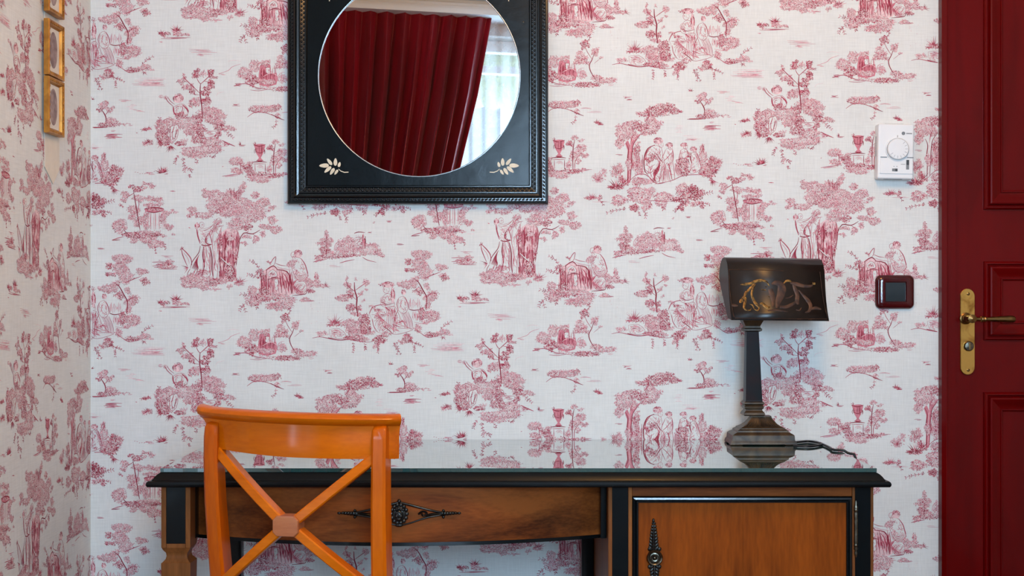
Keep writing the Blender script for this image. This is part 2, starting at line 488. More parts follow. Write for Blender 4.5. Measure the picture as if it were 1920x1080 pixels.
    def sprig(s, pts, n=6, l=2.4, w=.8, tone='k', layer=3):
        s.st(pts, .8, 'k', layer)
        P = spline([Vector((*s.T(p), 0)) for p in pts], 6); r = s.rng
        for i in range(n):
            j = int((i + .7) / n * (len(P) - 1)); p = P[j]; q = P[max(0, j - 1)]
            a = math.atan2(p.y - q.y, p.x - q.x) if j else r.uniform(0, 6)
            for sd in (-1, 1):
                b = a + sd * r.uniform(.6, 1.2); ll = l * r.uniform(.6, 1.1)
                s.dab(p.x + math.cos(b) * ll, p.y + math.sin(b) * ll, b, ll, w * r.uniform(.7, 1.2), r.choice([tone, tone, 'm', 'x']), layer)
    def vh(s, x0, y0, x1, y1, n, w=.9, tone='k', layer=2, lean=0.0, wav=8):
        r = s.rng
        for i in range(n):
            x = x0 + (x1 - x0) * (i + r.uniform(.1, .9)) / n
            a, b = sorted((r.uniform(0, .45), r.uniform(.55, 1)))
            y_0, y_1 = y0 + (y1 - y0) * a, y0 + (y1 - y0) * b
            s.st([(x, y_0), (x + lean * (y_1 - y_0) * .5 + r.uniform(-wav, wav), (y_0 + y_1) / 2), (x + lean * (y_1 - y_0), y_1)], w * r.uniform(.7, 1.2), r.choice([tone, tone, 'm', 'x' if tone == 'k' else 'm']), layer)
    def arcs(s, cx, cy, rx, ry, n, a0=0, a1=360, w=.8, tone='k', layer=4):
        for i in range(n):
            q = (i + 1) / n
            o = s.rng.uniform(-25, 25)
            pts = [(cx + rx * q * math.cos(math.radians(a0 + o + (a1 - a0) * t / 6)), cy + ry * q * math.sin(math.radians(a0 + o + (a1 - a0) * t / 6))) for t in range(7)]
            s.st(pts, w, tone if i % 2 == 0 else 'm', layer, sub=2)
    def hs(s, x0, y0, x1, n=3, dy=10, w=.8, tone='m', layer=2):
        r = s.rng
        for i in range(n):
            a = x0 + (x1 - x0) * r.uniform(0, .4); b = x0 + (x1 - x0) * r.uniform(.6, 1)
            y = y0 + dy * (i - (n - 1) / 2) + r.uniform(-2, 2)
            s.st([(a, y), ((a + b) / 2, y + r.uniform(-4, 4)), (b, y + r.uniform(-3, 3))], w, tone, layer)
    def head(s, x, y, rx, ry, face=None, tone='k'):
        if face:
            fx, fy, fr = face
            s.fill([(fx + fr * math.cos(a), fy + fr * 1.15 * math.sin(a)) for a in [i * .785 for i in range(8)]], 'p', 4)
            s.st([(fx + fr * math.cos(a), fy + fr * 1.15 * math.sin(a)) for a in [i * .6 for i in range(9)]], .6, 'm', 5)
            s.st([(fx - 6, fy), (fx + 6, fy + 1)], .8, 'k', 6); s.st([(fx - 3, fy + 14), (fx + 6, fy + 14)], .7, 'k', 6)
        s.fill([(x + rx * s.rng.uniform(.85, 1.05) * math.cos(a), y + ry * s.rng.uniform(.85, 1.05) * math.sin(a)) for a in [i * .785 for i in range(8)]], 'w', 5)
        r = s.rng
        m = max(5, int(math.sqrt(rx * ry) * s.k * 1.5))
        for i in range(m):                         # locks of hair
            q = .45 + .55 * (i + .5) / m; a0 = r.uniform(2.4, 6.6); a1 = a0 + r.uniform(.5, 1.1)
            s.st([(x + rx * q * math.cos(a0 + (a1 - a0) * f), y + ry * q * math.sin(a0 + (a1 - a0) * f)) for f in (0, .5, 1)], r.uniform(.7, 1.2), r.choice([tone, 'k', 'x', 'm']), 6, sub=2)
        cx, cy = s.T((x, y))
        for _ in range(int(rx * ry * s.k * s.k * .5) + 3):
            a = r.uniform(2.2, 6.8); q = r.uniform(.3, 1)
            s.dab(cx + rx * s.k * q * math.cos(a), cy + ry * s.k * q * math.sin(a), a + 1.57 + r.gauss(0, .4), r.uniform(.8, 1.5), r.uniform(.3, .5), r.choice([tone, 'x']), 6)

t = Toile()
# -- seated lady with shepherd between two trees
t.at(580, 470)
t.st([(492, 670), (478, 560), (482, 480), (460, 400), (456, 320)], 2.6, 'x'); t.st([(480, 500), (400, 445), (330, 470)], 1.2); t.st([(470, 420), (400, 365), (370, 300)], 1.3)
t.st([(468, 400), (530, 355), (580, 320)], 1.2); t.st([(482, 480), (540, 430)], 1.0)
t.fol([(388, 340, 42, 38), (365, 280, 25, 22), (345, 470, 66, 40), (412, 440, 44, 42, 'd'), (570, 325, 36, 38), (520, 430, 32, 28), (430, 572, 50, 40, 'd'), (500, 590, 40, 30, 'd'), (550, 510, 26, 24, 'l'), (465, 295, 24, 22), (465, 645, 54, 30), (580, 395, 22, 8, 'l')])
t.tuft(255, 745, 115, 13, 195, 345, 1.1); t.fol([(260, 745, 80, 26, 'd'), (340, 740, 60, 24)])
t.fol([(430, 735, 80, 46), (560, 715, 56, 66, 'd'), (440, 805, 66, 46), (555, 795, 66, 54, 'd'), (130, 840, 48, 32), (450, 885, 90, 32, 'd'), (560, 900, 60, 24), (705, 905, 70, 46, 'd'), (680, 960, 40, 30), (990, 890, 56, 50, 'd'), (940, 930, 50, 26), (630, 830, 40, 26), (780, 840, 50, 30)])
t.arcs(440, 800, 46, 36, 4, 0, 300); t.arcs(560, 800, 40, 40, 3, 20, 300)
t.fill([(200, 800), (300, 790), (370, 850), (330, 890), (220, 880)], 'p', 3); t.hs(210, 830, 360, 4, 12, .8, 'm', 4)
t.st([(30, 885), (110, 872), (200, 890), (300, 906), (400, 898), (560, 926), (640, 920)], 1.3); t.st([(190, 880), (290, 905), (390, 900)], 1.7, 'x')
t.fill([(610, 640), (640, 580), (720, 545), (800, 560), (870, 570), (905, 640), (930, 700), (1000, 780), (1050, 800), (930, 840), (850, 845), (800, 800), (740, 835), (670, 810), (640, 720)], 'p', 3)
for k in range(7): t.st([(690 - k * 4, 620 + k * 8), (700 + k * 16, 670 + k * 12), (690 + k * 8, 770 + k * 9)], 1.0, 'k' if k % 2 else 'm')
for k in range(6): t.st([(770 + k * 18, 575), (790 + k * 16, 660), (770 + k * 22, 800)], 1.0, 'k' if k % 2 else 'm')
t.st([(605, 640), (640, 575), (720, 548), (800, 560)], 1.3); t.st([(640, 690), (650, 760), (690, 820)], 1.2); t.st([(740, 760), (800, 800), (850, 845)], 1.5, 'x'); t.st([(900, 600), (860, 700), (850, 840)], 1.3)
t.fol([(690, 600, 56, 22, 'd'), (640, 570, 40, 14)], base=4)
t.fill([(740, 480), (770, 440), (820, 440), (850, 500), (860, 560), (770, 575), (720, 540)], 'p', 4); t.arcs(770, 500, 50, 45, 4, 90, 260, .9, 'k', 5); t.st([(730, 520), (790, 545), (860, 530)], 1.3, 'x', 5)
t.head(795, 345, 72, 30, (780, 395, 32)); t.head(845, 450, 22, 90); t.fol([(735, 350, 26, 16, 'd')], base=6)
t.fill([(905, 480), (950, 460), (985, 500), (1000, 580), (960, 640), (900, 600)], 'p', 4); t.st([(905, 480), (885, 540), (900, 600)], 1.2, 'k', 5); t.st([(965, 470), (990, 520), (1010, 590)], 1.3, 'k', 5); t.head(955, 420, 24, 32)
for k in range(6): t.st([(930 + k * 14, 620), (970 + k * 14, 720), (980 + k * 14, 800)], 1.0, 'k' if k % 2 else 'm', 5)
for k in range(5): t.st([(870 + k * 16, 740 - k * 8), (920 + k * 14, 720), (960, 690 + k * 26)], 1.0, 'k' if k % 2 else 'm', 5)
t.vh(1000, 480, 1130, 590, 12, .9, 'm', 3); t.st([(1005, 590), (1060, 605), (1130, 590)], 1.6, 'x', 4); t.vh(1040, 610, 1110, 720, 10, 1.0, 'm', 3); t.fol([(1140, 640, 36, 70, 'd'), (1245, 665, 76, 60), (1190, 720, 40, 30)])
t.st([(1180, 590), (1190, 480), (1150, 400), (1105, 320), (1060, 285)], 2.0, 'x'); t.st([(1190, 470), (1240, 430), (1280, 440)], 1.2); t.st([(1170, 280), (1250, 245), (1330, 215)], 1.3)
t.fol([(1140, 50, 92, 50), (1000, 110, 44, 36, 'd'), (1105, 140, 90, 60), (1010, 195, 44, 24, 'd'), (1180, 235, 66, 56), (1000, 335, 84, 46), (1080, 290, 44, 34), (1100, 420, 46, 40, 'd'), (1245, 455, 60, 50), (1190, 360, 34, 40), (1190, 500, 50, 44), (1200, 560, 34, 34), (1340, 160, 62, 36), (1370, 265, 46, 38, 'd'), (1060, 200, 40, 30, 'd')])
t.st([(1065, 725), (1150, 740), (1220, 730)], .9, 'm'); t.fol([(1110, 790, 40, 44), (1260, 850, 96, 24, 'd'), (1350, 830, 70, 30), (1430, 850, 44, 14)]); t.sprig([(1330, 800), (1380, 750), (1440, 715)], 5, 3)
t.st([(1080, 800), (1150, 850), (1210, 880), (1300, 862)], 1.1); t.tuft(1355, 870, 50, 6, 20, 160)
for p in ([(440, 930), (450, 980), (440, 1030)], [(690, 960), (700, 1000), (690, 1030)], [(850, 930), (900, 990), (890, 1050)], [(1080, 930), (1060, 980), (1066, 1030)], [(560, 950), (570, 1000)], [(1030, 930), (1100, 940), (1150, 975)], [(900, 930), (860, 960), (930, 1050)]): t.sprig(p, 5, 2.2)
t.hs(1230, 985, 1500, 5, 14, .9, 'w', 1); t.hs(1200, 990, 1480, 3, 14, .6, 'm', 2)
# -- boy beside the slender tree
t.at(810, 560)
t.st([(702, 860), (692, 720), (676, 600), (682, 500)], 2.2, 'x'); t.st([(672, 600), (600, 530), (530, 462), (512, 430)], 1.5); t.st([(680, 508), (658, 480), (640, 440)], 1.2); t.st([(682, 508), (740, 456), (785, 410)], 1.4); t.st([(720, 480), (800, 492)], 1.1); t.st([(676, 620), (590, 608)], .9); t.st([(690, 690), (760, 660)], 1.0)
t.fol([(480, 485, 44, 28), (522, 440, 24, 36), (625, 420, 46, 30, 'd'), (640, 380, 28, 34, 'd'), (705, 395, 30, 44, 'l'), (790, 400, 40, 44, 'd'), (815, 440, 34, 20, 'd'), (785, 515, 36, 46, 'd'), (725, 585, 46, 46, 'd'), (565, 535, 44, 36), (605, 575, 34, 36, 'd'), (510, 545, 30, 34, 'l'), (600, 690, 34, 56), (740, 675, 52, 34, 'd'), (650, 685, 30, 44, 'l'), (750, 720, 34, 24, 'l')], 1.25)
t.head(455, 655, 56, 50); t.st([(325, 640), (350, 685), (405, 735)], 1.4, 'k', 5); t.st([(345, 635), (375, 680), (420, 715)], 1.1, 'k', 5); t.arcs(330, 645, 20, 18, 2, 0, 330); t.arcs(283, 635, 22, 14, 2, 0, 340, .8, 'm')
t.fill([(415, 735), (460, 715), (515, 715), (560, 780), (530, 830), (440, 830), (415, 790)], 'p', 4); t.st([(405, 735), (410, 790), (440, 840)], 2.4, 'k', 5); t.st([(500, 720), (545, 765), (555, 800)], 2.6, 'k', 5); t.st([(500, 745), (495, 780), (470, 810)], 1.2, 'k', 5)
t.fol([(490, 820, 66, 26, 'd'), (450, 840, 36, 20, 'd')], base=4)
t.fol([(550, 910, 120, 66), (800, 830, 130, 84), (640, 855, 50, 62, 'd'), (330, 910, 84, 70), (350, 950, 50, 40, 'd'), (290, 1020, 56, 84, 'd'), (330, 1075, 60, 60, 'd'), (870, 930, 66, 46, 'd'), (965, 962, 60, 30), (850, 1020, 42, 44, 'd'), (680, 985, 60, 66, 'd'), (575, 985, 54, 50), (660, 1075, 84, 46, 'd'), (780, 1095, 96, 50), (800, 1120, 70, 36, 'd'), (480, 1120, 66, 26, 'd'), (700, 1172, 180, 40), (560, 1190, 80, 40), (650, 1230, 90, 28), (510, 1075, 60, 16, 'l'), (820, 1140, 70, 26), (760, 780, 60, 50, 'l'), (500, 900, 50, 60)])
t.fill([(380, 940), (440, 920), (460, 960), (440, 1060), (400, 1090), (370, 1060)], 'p', 4); t.st([(420, 920), (395, 1000), (400, 1075)], 1.2, 'k', 5); t.st([(450, 960), (430, 1010), (420, 1075)], 1.3, 'x', 5); t.st([(380, 960), (370, 1020), (380, 1080)], .9, 'k', 5)
t.arcs(350, 910, 50, 50, 3, 180, 340, 1.0, 'k', 3); t.fill([(710, 990), (830, 985), (825, 1030), (730, 1050)], 'p', 3); t.hs(715, 1000, 830, 3, 14, .8, 'k', 4)
t.tuft(290, 1100, 80, 12, 100, 260, 1.0); t.tuft(380, 1130, 90, 11, 40, 150, 1.1, 'x'); t.sprig([(240, 960), (250, 900), (265, 850)], 5, 2.6); t.fol([(240, 940, 30, 40, 'l')])
t.sprig([(900, 950), (960, 1010), (1010, 1055)], 6, 2.6); t.fol([(1000, 960, 26, 30)]); t.st([(900, 1080), (960, 1110), (1030, 1138)], 2.0, 'k', 2); t.fol([(950, 1110, 46, 18, 'd')]); t.hs(870, 1130, 1010, 3, 12)
t.tuft(1090, 1122, 50, 4, 190, 260); t.hs(1050, 1130, 1140, 2, 8, 1.0, 'k')
t.tuft(145, 975, 60, 7, 200, 340, 1.2); t.fol([(140, 972, 50, 20, 'd')]); t.tuft(150, 1105, 70, 9, 160, 330, 1.2); t.fol([(140, 1105, 50, 30)]); t.dab(*t.T((35, 1003)), .2, 2, .7, 'k', 2)
t.sprig([(460, 1230), (430, 1270), (420, 1310)], 5, 2.4); t.sprig([(500, 1250), (515, 1330), (520, 1400)], 7, 2.8); t.sprig([(520, 1340), (560, 1370), (590, 1385)], 4, 2.8); t.sprig([(620, 1260), (650, 1290), (640, 1305)], 4, 2.2); t.sprig([(760, 1230), (800, 1250), (825, 1240)], 4, 2.2); t.sprig([(560, 1420), (575, 1450)], 3, 2)
t.tuft(290, 1410, 95, 10, 185, 345, 1.5, 'x'); t.tuft(310, 1400, 70, 7, 200, 330, 1.3); t.hs(100, 1412, 240, 3, 10, .9, 'm'); t.hs(300, 1418, 380, 2, 7, .9, 'k')
for q in range(9): t.dab(*t.T((20 + q * 24, 1405 + t.rng.uniform(-12, 12))), t.rng.uniform(-.5, .5), 1.5, .5, 'k', 2)
t.hs(40, 490, 350, 6, 12, .7, 'w', 1); t.hs(60, 500, 340, 4, 18, .7, 'm', 2); t.st([(860, 405), (960, 372), (1000, 335), (1085, 305)], .9, 'm', 2); t.hs(850, 408, 960, 2, 8, .8, 'm'); t.hs(540, 190, 850, 3, 16, .7, 'm'); t.hs(640, 218, 720, 2, 6, .8, 'm'); t.hs(960, 722, 1090, 3, 8, .9, 'k'); t.st([(840, 630), (860, 600), (930, 585)], .6, 'w', 1)
# -- mother and children under the umbrella tree
t.at(1100, 160)
t.fol([(400, 440, 84, 62), (355, 515, 60, 62), (340, 585, 50, 46), (470, 400, 92, 50, 'd'), (455, 500, 64, 54), (620, 430, 112, 58, 'd'), (665, 400, 80, 64), (640, 275, 112, 46, 'd'), (780, 240, 132, 52, 'd'), (900, 275, 62, 26, 'd'), (530, 290, 54, 22), (740, 200, 60, 24), (600, 480, 60, 28), (790, 290, 36, 18), (520, 590, 34, 20), (500, 665, 40, 54, 'd'), (750, 400, 30, 40, 'l'), (640, 350, 60, 40)])
t.fill([(405, 985), (412, 860), (408, 740), (415, 660), (390, 590), (420, 560), (440, 610), (455, 560), (520, 505), (545, 495), (475, 590), (462, 680), (455, 780), (450, 880), (440, 985)], 'm', 3)
t.st([(415, 985), (420, 850), (414, 740), (424, 650), (398, 585)], 1.8, 'x', 4); t.st([(444, 960), (452, 800), (462, 660), (480, 585), (545, 498)], 1.5, 'x', 4); t.st([(430, 960), (434, 800), (440, 640), (455, 560)], 1.0, 'w', 5); t.st([(440, 640), (450, 560), (470, 500)], 1.4, 'k', 4); t.st([(590, 370), (620, 330), (640, 300)], 1.2); t.st([(640, 380), (690, 330)], 1.0)
t.fol([(425, 790, 30, 60)], base=4); t.vh(455, 700, 570, 890, 26, 1.0, 'k', 2); t.fol([(510, 790, 50, 100, 'l'), (550, 840, 30, 60)])
t.fill([(600, 690), (640, 625), (710, 610), (760, 640), (770, 720), (790, 780), (760, 880), (740, 960), (680, 985), (620, 910), (590, 860), (585, 770)], 'p', 3)
t.st([(690, 605), (620, 640), (585, 720), (580, 800), (590, 870), (620, 900)], 2.2, 'x', 4); t.st([(650, 625), (605, 690), (600, 770)], 1.4, 'k', 4); t.head(725, 565, 50, 36, (752, 600, 26)); t.fol([(705, 545, 24, 20, 'd')], base=6)
t.fol([(640, 740, 50, 36, 'd'), (690, 710, 34, 26, 'd')], base=4); t.st([(705, 690), (735, 740), (765, 775)], 1.4, 'x', 5); t.st([(690, 700), (720, 755), (750, 790)], 1.0, 'k', 5); t.tuft(620, 740, 80, 8, 20, 110, 1.0)
for k in range(9): t.st([(740 - k * 2, 775 + k * 6), (730 - k * 7, 860 + k * 4), (660 + k * 6, 960 + k * 3)], 1.3, 'x' if k % 2 else 'k', 4)
t.st([(600, 790), (640, 830), (690, 800)], 1.0, 'k', 4); t.st([(590, 850), (640, 890), (680, 850)], 1.1, 'k', 4)
t.fill([(800, 650), (830, 635), (870, 650), (880, 740), (870, 780), (885, 860), (890, 950), (860, 950), (840, 850), (825, 790), (800, 800), (780, 900), (770, 985), (735, 980), (750, 880), (770, 780), (760, 750)], 'p', 4)
t.head(838, 605, 38, 28, (848, 632, 20)); t.st([(800, 655), (770, 720), (760, 760)], 1.1, 'k', 5); t.st([(868, 650), (875, 720), (868, 770)], 1.2, 'k', 5); t.st([(860, 680), (820, 730), (770, 775)], 1.2, 'k', 5); t.st([(800, 800), (780, 880), (770, 980)], 1.2, 'k', 5); t.st([(765, 800), (750, 880), (738, 975)], 1.0, 'k', 5); t.st([(830, 790), (850, 870), (865, 950)], 1.1, 'k', 5); t.st([(872, 780), (885, 870), (892, 945)], 1.1, 'k', 5)
for k in range(6): t.st([(790 + k * 8, 830 + k * 4), (780 + k * 10, 900), (770 + k * 16, 960 + (k % 3) * 12)], 1.0, 'k' if k % 2 else 'm', 3)
t.fill([(950, 660), (985, 640), (1020, 660), (1025, 720), (990, 760), (940, 740)], 'p', 4); t.head(985, 605, 36, 26, (1000, 625, 20)); t.st([(955, 655), (940, 710), (930, 760)], 1.1, 'k', 5); t.st([(1015, 660), (1020, 710), (985, 750)], 1.1, 'k', 5)
t.fol([(985, 815, 56, 86, 'd'), (940, 780, 36, 40, 'd'), (1000, 760, 40, 30, 'd')], base=3)
for k in range(6): t.st([(900 + k * 9, 790 + k * 6), (895 + k * 9, 860), (925 + k * 12, 920)], 1.1, 'k' if k % 2 else 'm', 4)
t.fill([(1060, 690), (1095, 670), (1120, 700), (1150, 790), (1150, 850), (1080, 890), (1040, 880), (1060, 790)], 'p', 5); t.head(1080, 645, 36, 26, (1095, 665, 18)); t.st([(1055, 690), (1050, 740), (1065, 790)], 2.0, 'x', 6); t.st([(1120, 690), (1140, 760), (1155, 820)], 1.2, 'k', 6); t.st([(1040, 880), (1060, 840), (1080, 830)], 1.0, 'k', 6); t.fol([(1040, 720, 24, 40, 'd')], base=5); t.head(1090, 870, 18, 16)
t.fol([(1168, 640, 28, 52, 'd'), (1170, 725, 52, 56), (1265, 785, 74, 60, 'd'), (1330, 790, 46, 50), (1220, 870, 84, 44, 'd'), (1270, 960, 34, 30, 'd'), (1180, 820, 46, 40), (1240, 910, 60, 30, 'd')]); t.tuft(1290, 800, 110, 9, 220, 340, 1.0); t.tuft(1270, 960, 80, 8, 20, 120, 1.1); t.tuft(1290, 860, 80, 6, -20, 50)
t.st([(420, 985), (500, 910), (600, 905), (690, 985), (740, 995), (790, 985)], 1.3, 'k', 4); t.st([(690, 1000), (860, 965), (960, 920), (1080, 905), (1200, 912), (1290, 965)], 1.2, 'k', 4); t.fol([(560, 970, 92, 34), (500, 990, 50, 26, 'd')]); t.arcs(570, 970, 70, 26, 3, 180, 350)
t.tuft(300, 1035, 110, 10, 180, 350, 1.5, 'x'); t.fol([(300, 1040, 80, 26, 'd'), (390, 1010, 50, 26, 'd'), (110, 945, 74, 46, 'l'), (170, 875, 40, 50, 'l'), (310, 850, 62, 66, 'n'), (360, 960, 40, 50, 'd')]); t.tuft(110, 970, 90, 8, 220, 330); t.tuft(310, 900, 120, 9, 230, 320); t.tuft(370, 1000, 110, 7, 230, 310, 1.2)
t.fol([(560, 1080, 130, 50), (500, 1120, 80, 46, 'd'), (560, 1150, 110, 46), (480, 1237, 46, 44, 'd'), (600, 1222, 54, 40), (330, 1162, 84, 46), (650, 1080, 60, 40, 'l'), (790, 1130, 92, 44), (760, 1190, 50, 50), (1050, 1090, 112, 76, 'd'), (1000, 1150, 60, 60, 'd'), (960, 1050, 50, 50), (1165, 1212, 30, 30, 'd'), (1100, 1202, 54, 30), (950, 1230, 30, 40, 'd'), (900, 1160, 60, 26, 'd')], 1.15)
t.tuft(1060, 1100, 130, 14, 160, 380, 1.7, 'x'); t.arcs(480, 1237, 34, 32, 4, 0, 320, 1.0, 'x'); t.sprig([(400, 1250), (310, 1262), (200, 1290)], 7, 2.6); t.sprig([(1140, 1110), (1200, 1095), (1270, 1080)], 6, 2.8); t.sprig([(1130, 1200), (1200, 1195), (1245, 1205)], 5, 2.2); t.st([(850, 1175), (930, 1160), (1000, 1140)], 1.8, 'x'); t.st([(620, 1165), (720, 1170), (850, 1175)], 1.2); t.sprig([(570, 1260), (600, 1300), (595, 1340)], 4, 2.2); t.sprig([(760, 1220), (780, 1260)], 4, 2.6); t.sprig([(920, 1240), (890, 1275)], 3, 2.6); t.sprig([(530, 1280), (535, 1315)], 3, 1.8)
t.fol([(65, 1145, 84, 20, 'd'), (130, 1130, 30, 28, 'd')]); t.tuft(50, 1150, 70, 8, 200, 320, 1.2); t.sprig([(110, 1150), (150, 1180), (165, 1215)], 3, 2); t.hs(40, 1175, 240, 2, 8, .6)
t.hs(80, 395, 180, 3, 8, 1.2, 'k'); t.tuft(130, 398, 46, 6, 200, 340); t.hs(0, 270, 200, 2, 6, .6); t.hs(400, 145, 480, 2, 7, .9, 'k'); t.hs(880, 445, 1000, 5, 16, .8, 'w', 1); t.hs(960, 535, 1160, 4, 14, .8, 'w', 1); t.hs(1000, 545, 1130, 2, 8, .6, 'm'); t.hs(290, 705, 370, 2, 8, .8, 'k'); t.hs(1000, 1335, 1060, 3, 6, .9, 'k'); t.hs(860, 1345, 890, 2, 7, .9, 'k'); t.tuft(1050, 60, 36, 5, 190, 340, 1.2)
# -- couple at the great tree
t.at(320, 320)
t.fol([(350, 232, 50, 42), (450, 250, 70, 50), (500, 300, 100, 46), (620, 255, 72, 60), (735, 165, 36, 46), (715, 200, 40, 36), (860, 250, 48, 34), (960, 310, 52, 42), (1040, 372, 50, 26), (700, 330, 122, 60), (810, 380, 130, 70), (440, 380, 70, 56), (480, 395, 60, 44, 'd'), (230, 400, 50, 34), (300, 450, 122, 30), (200, 465, 40, 24), (600, 420, 100, 60), (720, 480, 102, 60), (860, 450, 92, 56), (1030, 505, 50, 40), (1060, 585, 60, 44), (960, 572, 62, 32), (780, 580, 54, 36, 'd'), (640, 560, 84, 50), (940, 640, 40, 30), (862, 690, 34, 40), (770, 670, 46, 28), (730, 742, 42, 24), (990, 410, 32, 14), (900, 340, 60, 40), (570, 350, 70, 40, 'd'), (400, 300, 40, 40)])
t.vh(590, 170, 700, 330, 14, 1.1, 'k', 3, 0.1); t.st([(640, 330), (650, 250), (690, 190)], 1.3, 'x', 3); t.st([(560, 380), (640, 400), (720, 380)], 1.0, 'w', 3); t.arcs(700, 450, 90, 50, 4, 180, 300, 1.0, 'm', 3); t.arcs(560, 420, 70, 50, 4, 200, 320, .9, 'k', 3)
t.st([(690, 720), (740, 632), (830, 640), (905, 600)], 1.8, 'x', 3); t.st([(830, 640), (880, 680)], 1.1)
t.fill([(500, 640), (570, 585), (640, 590), (700, 650), (690, 760), (668, 880), (640, 960), (655, 1060), (672, 1115), (490, 1115), (500, 1000), (480, 860), (490, 740)], 'w', 2)
t.vh(490, 600, 690, 820, 40, 1.3, 'k', 3, -.02); t.vh(485, 780, 670, 980, 36, 1.3, 'k', 3, 0); t.vh(490, 940, 665, 1115, 34, 1.3, 'k', 3, 0.03)
t.st([(505, 640), (488, 760), (500, 900), (500, 1110)], 2.0, 'x', 4); t.st([(700, 660), (690, 770), (668, 890), (640, 960), (650, 1050), (672, 1110)], 1.7, 'x', 4); t.st([(540, 640), (552, 740), (545, 860), (530, 1100)], 1.6, 'x', 4); t.st([(610, 640), (600, 700), (590, 800)], 1.2, 'w', 5)
t.st([(508, 880), (560, 930), (610, 970), (640, 1030)], 1.8, 'p', 5); t.st([(508, 890), (560, 940), (608, 980), (636, 1036)], .9, 'x', 5); t.fol([(600, 1030, 46, 80, 'd'), (660, 860, 20, 60), (500, 720, 24, 60, 'd'), (620, 680, 50, 40)], base=3)
t.fill([(440, 620), (480, 580), (520, 560), (490, 640), (470, 700), (490, 800), (480, 960), (470, 1080), (430, 1080), (440, 900), (425, 760)], 'p', 4); t.st([(430, 640), (420, 740), (440, 900), (430, 1080)], 1.0, 'm', 5); t.st([(400, 600), (460, 570), (540, 555)], 1.0, 'k', 5)
t.fill([(290, 590), (330, 590), (420, 560), (480, 480), (500, 500), (430, 590), (380, 640), (350, 720), (390, 760), (410, 900), (400, 1060), (330, 1070), (330, 900), (330, 760), (290, 700), (275, 640)], 'p', 4)
t.head(268, 560, 26, 34, (315, 550, 26)); t.st([(265, 590), (275, 660), (300, 740)], 2.4, 'k', 5); t.st([(320, 610), (400, 580), (470, 492)], 1.0, 'k', 5); t.st([(380, 640), (350, 700), (370, 740), (410, 745)], 1.8, 'x', 5); t.st([(390, 630), (410, 690), (420, 750)], 1.4, 'k', 5); t.fol([(440, 590, 40, 30), (480, 520, 36, 34)], base=4)
t.st([(310, 750), (360, 760), (420, 745)], 2.0, 'x', 5); t.st([(300, 760), (285, 830), (220, 920), (200, 990)], 1.4, 'x', 5); t.st([(335, 770), (325, 860), (340, 960), (320, 1060)], 2.0, 'x', 5); t.st([(350, 790), (345, 870), (345, 980)], 1.0, 'k', 5); t.st([(400, 770), (420, 880), (420, 1000), (430, 1080)], 2.0, 'x', 5); t.st([(390, 830), (400, 930), (395, 1050)], 1.2, 'k', 5)
for k in range(8): t.st([(290 - k * 5, 850 + k * 10), (250 + k * 4, 920 + k * 8), (215 + k * 8, 990 + k * 3)], 1.3, 'x' if k % 2 else 'k', 5)
t.st([(110, 780), (118, 840), (140, 900), (170, 970)], 1.6, 'k', 4); t.st([(112, 785), (160, 830), (205, 890), (215, 960)], 1.8, 'k', 4); t.st([(130, 830), (170, 880), (190, 940)], .9, 'm', 4); t.fol([(110, 785, 14, 16, 'd')]); t.tuft(180, 980, 80, 6, 120, 200)
t.fol([(200, 1085, 90, 46), (320, 1090, 90, 60), (420, 1125, 84, 44, 'd'), (260, 1165, 150, 26), (510, 1120, 60, 30), (350, 1020, 60, 40, 'l'), (160, 1150, 50, 40), (330, 1190, 60, 24)], base=2); t.arcs(330, 1060, 80, 50, 5, 180, 350, .9, 'k', 5); t.vh(190, 990, 330, 1090, 14, 1.1, 'k', 4, -.4)
t.tuft(700, 1135, 90, 9, 180, 350, 1.2); t.fol([(690, 1140, 60, 18), (600, 1172, 36, 24), (430, 1200, 80, 14, 'l')]); t.hs(640, 1150, 770, 3, 8, .9, 'k'); t.hs(420, 1200, 570, 2, 8, .8, 'm')
t.dab(*t.T((190, 578)), .4, 2.4, 1.0, 'm', 2)
# -- woman at the covered well
t.at(400, 450)
t.fill([(480, 340), (540, 290), (605, 258), (650, 285), (750, 315), (795, 400), (820, 545), (700, 560), (480, 565)], 'w', 1)
t.vh(480, 330, 640, 560, 30, 1.2, 'k', 2); t.vh(640, 300, 800, 560, 34, 1.3, 'k', 2, .12); t.st([(540, 300), (530, 420), (540, 555)], 1.5, 'x', 3); t.st([(480, 340), (490, 440), (484, 560)], 1.8, 'x', 3); t.st([(640, 300), (740, 318), (785, 400), (800, 540)], 2.0, 'x', 3); t.st([(530, 310), (605, 262), (650, 300)], 2.0, 'x', 3); t.st([(560, 400), (620, 380), (690, 395)], 1.5, 'x', 3); t.st([(700, 330), (750, 400), (765, 540)], 1.5, 'k', 3)
t.fill([(622, 400), (655, 400), (655, 500), (622, 500)], 'p', 3); t.fill([(560, 330), (600, 300), (640, 330), (640, 370), (565, 370)], 'p', 3); t.head(590, 352, 18, 18); t.head(615, 350, 14, 16)
t.st([(535, 215), (580, 230), (600, 200), (632, 168), (625, 230), (606, 262)], 1.3, 'k', 4); t.fol([(565, 225, 36, 24, 'l')]); t.st([(630, 235), (680, 255), (735, 262)], 1.1, 'k', 4); t.st([(640, 270), (700, 290), (800, 305)], .9, 'm', 4)
t.fill([(800, 170), (850, 175), (900, 200), (945, 290), (955, 370), (870, 420), (810, 330), (790, 270), (740, 265), (760, 230), (800, 200)], 'p', 4); t.head(858, 140, 44, 44, (812, 150, 26)); t.fol([(795, 240, 40, 44, 'n')], base=5); t.st([(885, 185), (925, 240), (945, 300), (962, 370)], 1.7, 'k', 5); t.st([(880, 260), (900, 290), (935, 300)], .9, 'k', 5)
